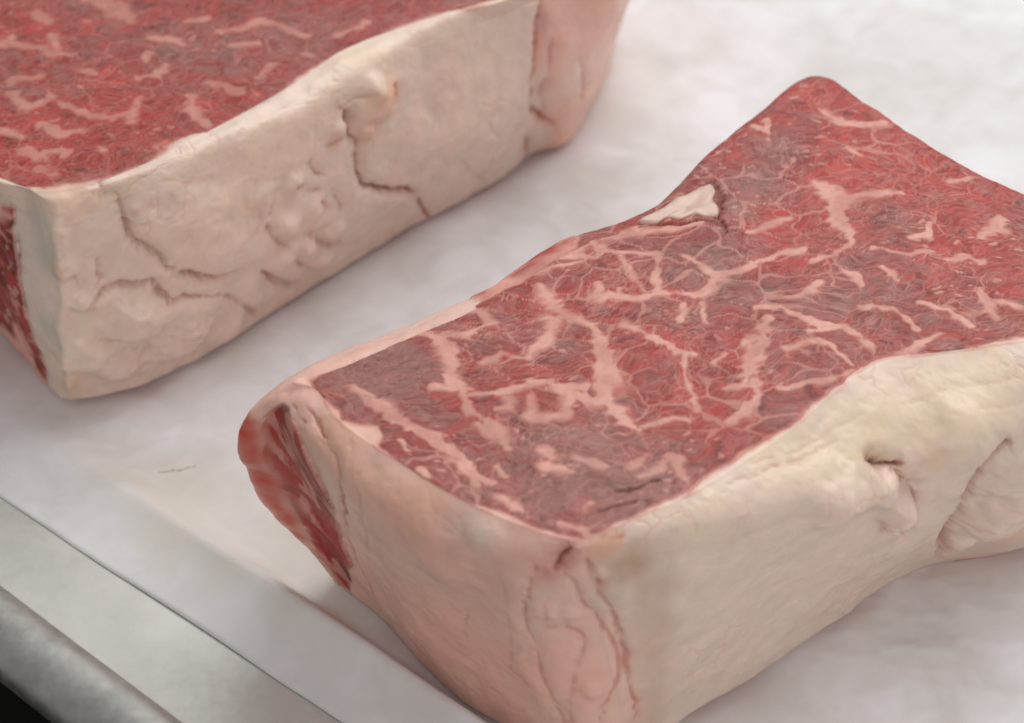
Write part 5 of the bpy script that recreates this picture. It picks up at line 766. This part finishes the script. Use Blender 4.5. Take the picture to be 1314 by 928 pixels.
# short brown streak where juice has dried on the sheet
mk, mnt, mbs = new_mat('dried_juice')
mn = node(mnt, 'ShaderNodeTexNoise', Scale=600.0)
mrp = node(mnt, 'ShaderNodeValToRGB'); mrp.color_ramp.elements[0].color = (0.50, 0.44, 0.36, 1); mrp.color_ramp.elements[1].color = (0.60, 0.53, 0.45, 1)
mnt.links.new(mn.outputs[0], mrp.inputs[0]); mnt.links.new(mrp.outputs[0], mbs.inputs['Base Color']); mbs.inputs['Roughness'].default_value = 0.6
def streak(path):
    c_ = catmull(np.array(path), np.linspace(0, len(path) - 1.001, 40), False)
    tg = np.gradient(c_, axis=0); tg /= np.linalg.norm(tg, axis=1, keepdims=True)
    sd_ = np.cross(tg, (0, 0, 1.0))
    wd_ = 0.026 * np.sin(np.linspace(0.1, 3.04, 40)) * (1 + 0.5 * fbm(c_, 6.0, 2, 620))
    # lay it on the paper
    for i_ in range(len(c_)):
        j_ = np.argmin(((Vp[:, :2] - c_[i_, :2]) ** 2).sum(1)); c_[i_, 2] = Vp[j_, 2] + 0.012
    V_ = []; F_ = []
    for i_ in range(40):
        for o_, z_ in ((-1, -0.03), (-0.5, 0.006), (0.5, 0.006), (1, -0.03)):
            V_.append(c_[i_] + sd_[i_] * wd_[i_] * o_ + np.array([0, 0, z_]))
    for i_ in range(39):
        for o_ in range(3): F_.append((i_ * 4 + o_, i_ * 4 + o_ + 1, i_ * 4 + o_ + 5, i_ * 4 + o_ + 4))
    return mesh_object('juice_streak', V_, F_, mk, paper)
streak(STREAK)
sol = paper.modifiers.new('thickness', 'SOLIDIFY'); sol.thickness = 0.00008; sol.offset = -1

# ------------------------------------------------------------------ aluminium tray
RA = np.array(RIM_LINE)[1, :2] - np.array(RIM_LINE)[0, :2]; RA /= np.linalg.norm(RA)
RB = np.array([-RA[1], RA[0]])
rb0 = np.array(RIM_LINE)[0, :2] @ RB
A0, A1, B0, B1 = -41.0, 26.0, rb0, rb0 + 47.0
def rounded_rect(off, rad, n=14):
    """rounded rectangle moved inwards by off, in the tray's own axes"""
    a0, a1, b0, b1 = A0 + off, A1 - off, B0 + off, B1 - off
    r = max(rad - off, 0.4)
    pts = []
    for cx, cy, s in ((a1 - r, b0 + r, -90), (a1 - r, b1 - r, 0), (a0 + r, b1 - r, 90), (a0 + r, b0 + r, 180)):
        for k in range(n):
            g = math.radians(s + 90 * k / (n - 1))
            pts.append((cx + r * math.cos(g), cy + r * math.sin(g)))
    P = np.array(pts)
    # add points along the straight runs so that small dents can be put in
    out = []
    for k in range(len(P)):
        p, q = P[k], P[(k + 1) % len(P)]
        m = max(1, 60 if np.linalg.norm(q - p) > 5 else 1)
        for f in range(m): out.append(p + (q - p) * f / m)
    return np.array(out)
def sweep(name, prof, mat, parent, rad=3.0, closed=False):
    rings = []
    for off, z in prof:
        ab = rounded_rect(off, rad)
        xy = ab[:, :1] * RA + ab[:, 1:] * RB
        dent = 0.02 * fbm(np.concatenate([xy, np.full((len(xy), 1), z)], 1), 0.3, 3, 500)
        rings.append(np.concatenate([xy, np.full((len(xy), 1), z) + dent[:, None]], 1))
    n = len(rings[0]); V = np.concatenate(rings); Q = []
    R_ = len(rings)
    for r in range(R_ if closed else R_ - 1):
        k = np.arange(n)
        r2 = (r + 1) % R_
        Q.append(np.stack([r * n + k, r * n + (k + 1) % n, r2 * n + (k + 1) % n, r2 * n + k], 1))
    return mesh_object(name, V, np.concatenate(Q), mat, parent)

def alu_mat(name, dull, sc, metal):
    m, nt, bs = new_mat(name)
    L = nt.links.new
    tc = node(nt, 'ShaderNodeTexCoord')
    n1 = node(nt, 'ShaderNodeTexNoise', Scale=60.0 * sc, Detail=6.0, Roughness=0.65)
    n2 = node(nt, 'ShaderNodeTexNoise', Scale=420.0, Detail=4.0, Roughness=0.7)
    for n in (n1, n2): L(tc.outputs['Object'], n.inputs['Vector'])
    r1 = node(nt, 'ShaderNodeValToRGB')
    e = r1.color_ramp.elements
    e[0].position = 0.25; e[0].color = (0.56 * dull ** 3, 0.555 * dull ** 3, 0.52 * dull ** 3, 1)
    e[1].position = 0.66; e[1].color = (0.68 * dull ** 2, 0.675 * dull ** 2, 0.635 * dull ** 2, 1)
    L(n1.outputs[0], r1.inputs[0]); L(r1.outputs[0], bs.inputs['Base Color'])
    bs.inputs['Metallic'].default_value = metal
    mr = node(nt, 'ShaderNodeMapRange'); mr.inputs[1].default_value = 0.3; mr.inputs[2].default_value = 0.7
    mr.inputs[3].default_value = 0.42; mr.inputs[4].default_value = 0.60
    L(n2.outputs[0], mr.inputs[0]); L(mr.outputs[0], bs.inputs['Roughness'])
    bp = node(nt, 'ShaderNodeBump', Strength=0.25, Distance=0.0002)
    L(n1.outputs[0], bp.inputs['Height'])
    bp2 = node(nt, 'ShaderNodeBump', Strength=0.35, Distance=0.00008)
    L(n2.outputs[0], bp2.inputs['Height']); L(bp.outputs[0], bp2.inputs['Normal']); L(bp2.outputs[0], bs.inputs['Normal'])
    return m
ALU = alu_mat('worn_aluminium', 1.0, 1.0, 0.45)
ALU_RIM = alu_mat('worn_aluminium_rim', 0.80, 3.0, 1.0)
tray = thing('baking_tray', 'worn aluminium baking tray with rolled rim under the parchment paper', 'tray')
FL = -0.014
sweep('tray_wall', [(0.15, 2.0), (0.35, 1.7), (0.75, 0.35), (0.95, 0.05), (1.25, FL + 0.01), (1.9, FL)], ALU, tray)
bead = [(0.05 - 0.72 * math.cos(g), 2.15 + 0.52 * math.sin(g)) for g in np.linspace(0, 2 * math.pi, 25)[:-1]]
sweep('rolled_rim', bead, ALU_RIM, tray, closed=True)
ab = rounded_rect(1.88, 3.0); xy = ab[:, :1] * RA + ab[:, 1:] * RB
ring = np.concatenate([xy, np.full((len(xy), 1), FL - 0.002)], 1)
ctr = ring.mean(0)
n = len(ring); k = np.arange(n)
mesh_object('tray_floor', np.concatenate([ring, ctr[None]]), [], ALU, tray, tris=np.stack([k, (k + 1) % n, np.full(n, n)], 1))

# ------------------------------------------------------------------ dark worktop below the tray
m, nt, bs = new_mat('dark_worktop')
nz = node(nt, 'ShaderNodeTexNoise', Scale=30.0, Detail=4.0)
rp = node(nt, 'ShaderNodeValToRGB'); rp.color_ramp.elements[0].color = (0.006, 0.006, 0.006, 1); rp.color_ramp.elements[1].color = (0.014, 0.013, 0.012, 1)
nt.links.new(nz.outputs[0], rp.inputs[0]); nt.links.new(rp.outputs[0], bs.inputs['Base Color'])
bs.inputs['Roughness'].default_value = 0.7; bs.inputs['Specular IOR Level'].default_value = 0.15
S = 70.0
tb = mesh_object('worktop', [(-S, -S, -0.35), (S, -S, -0.35), (S, S, -0.35), (-S, S, -0.35)], [(0, 1, 2, 3)], m)
tb['kind'] = 'structure'
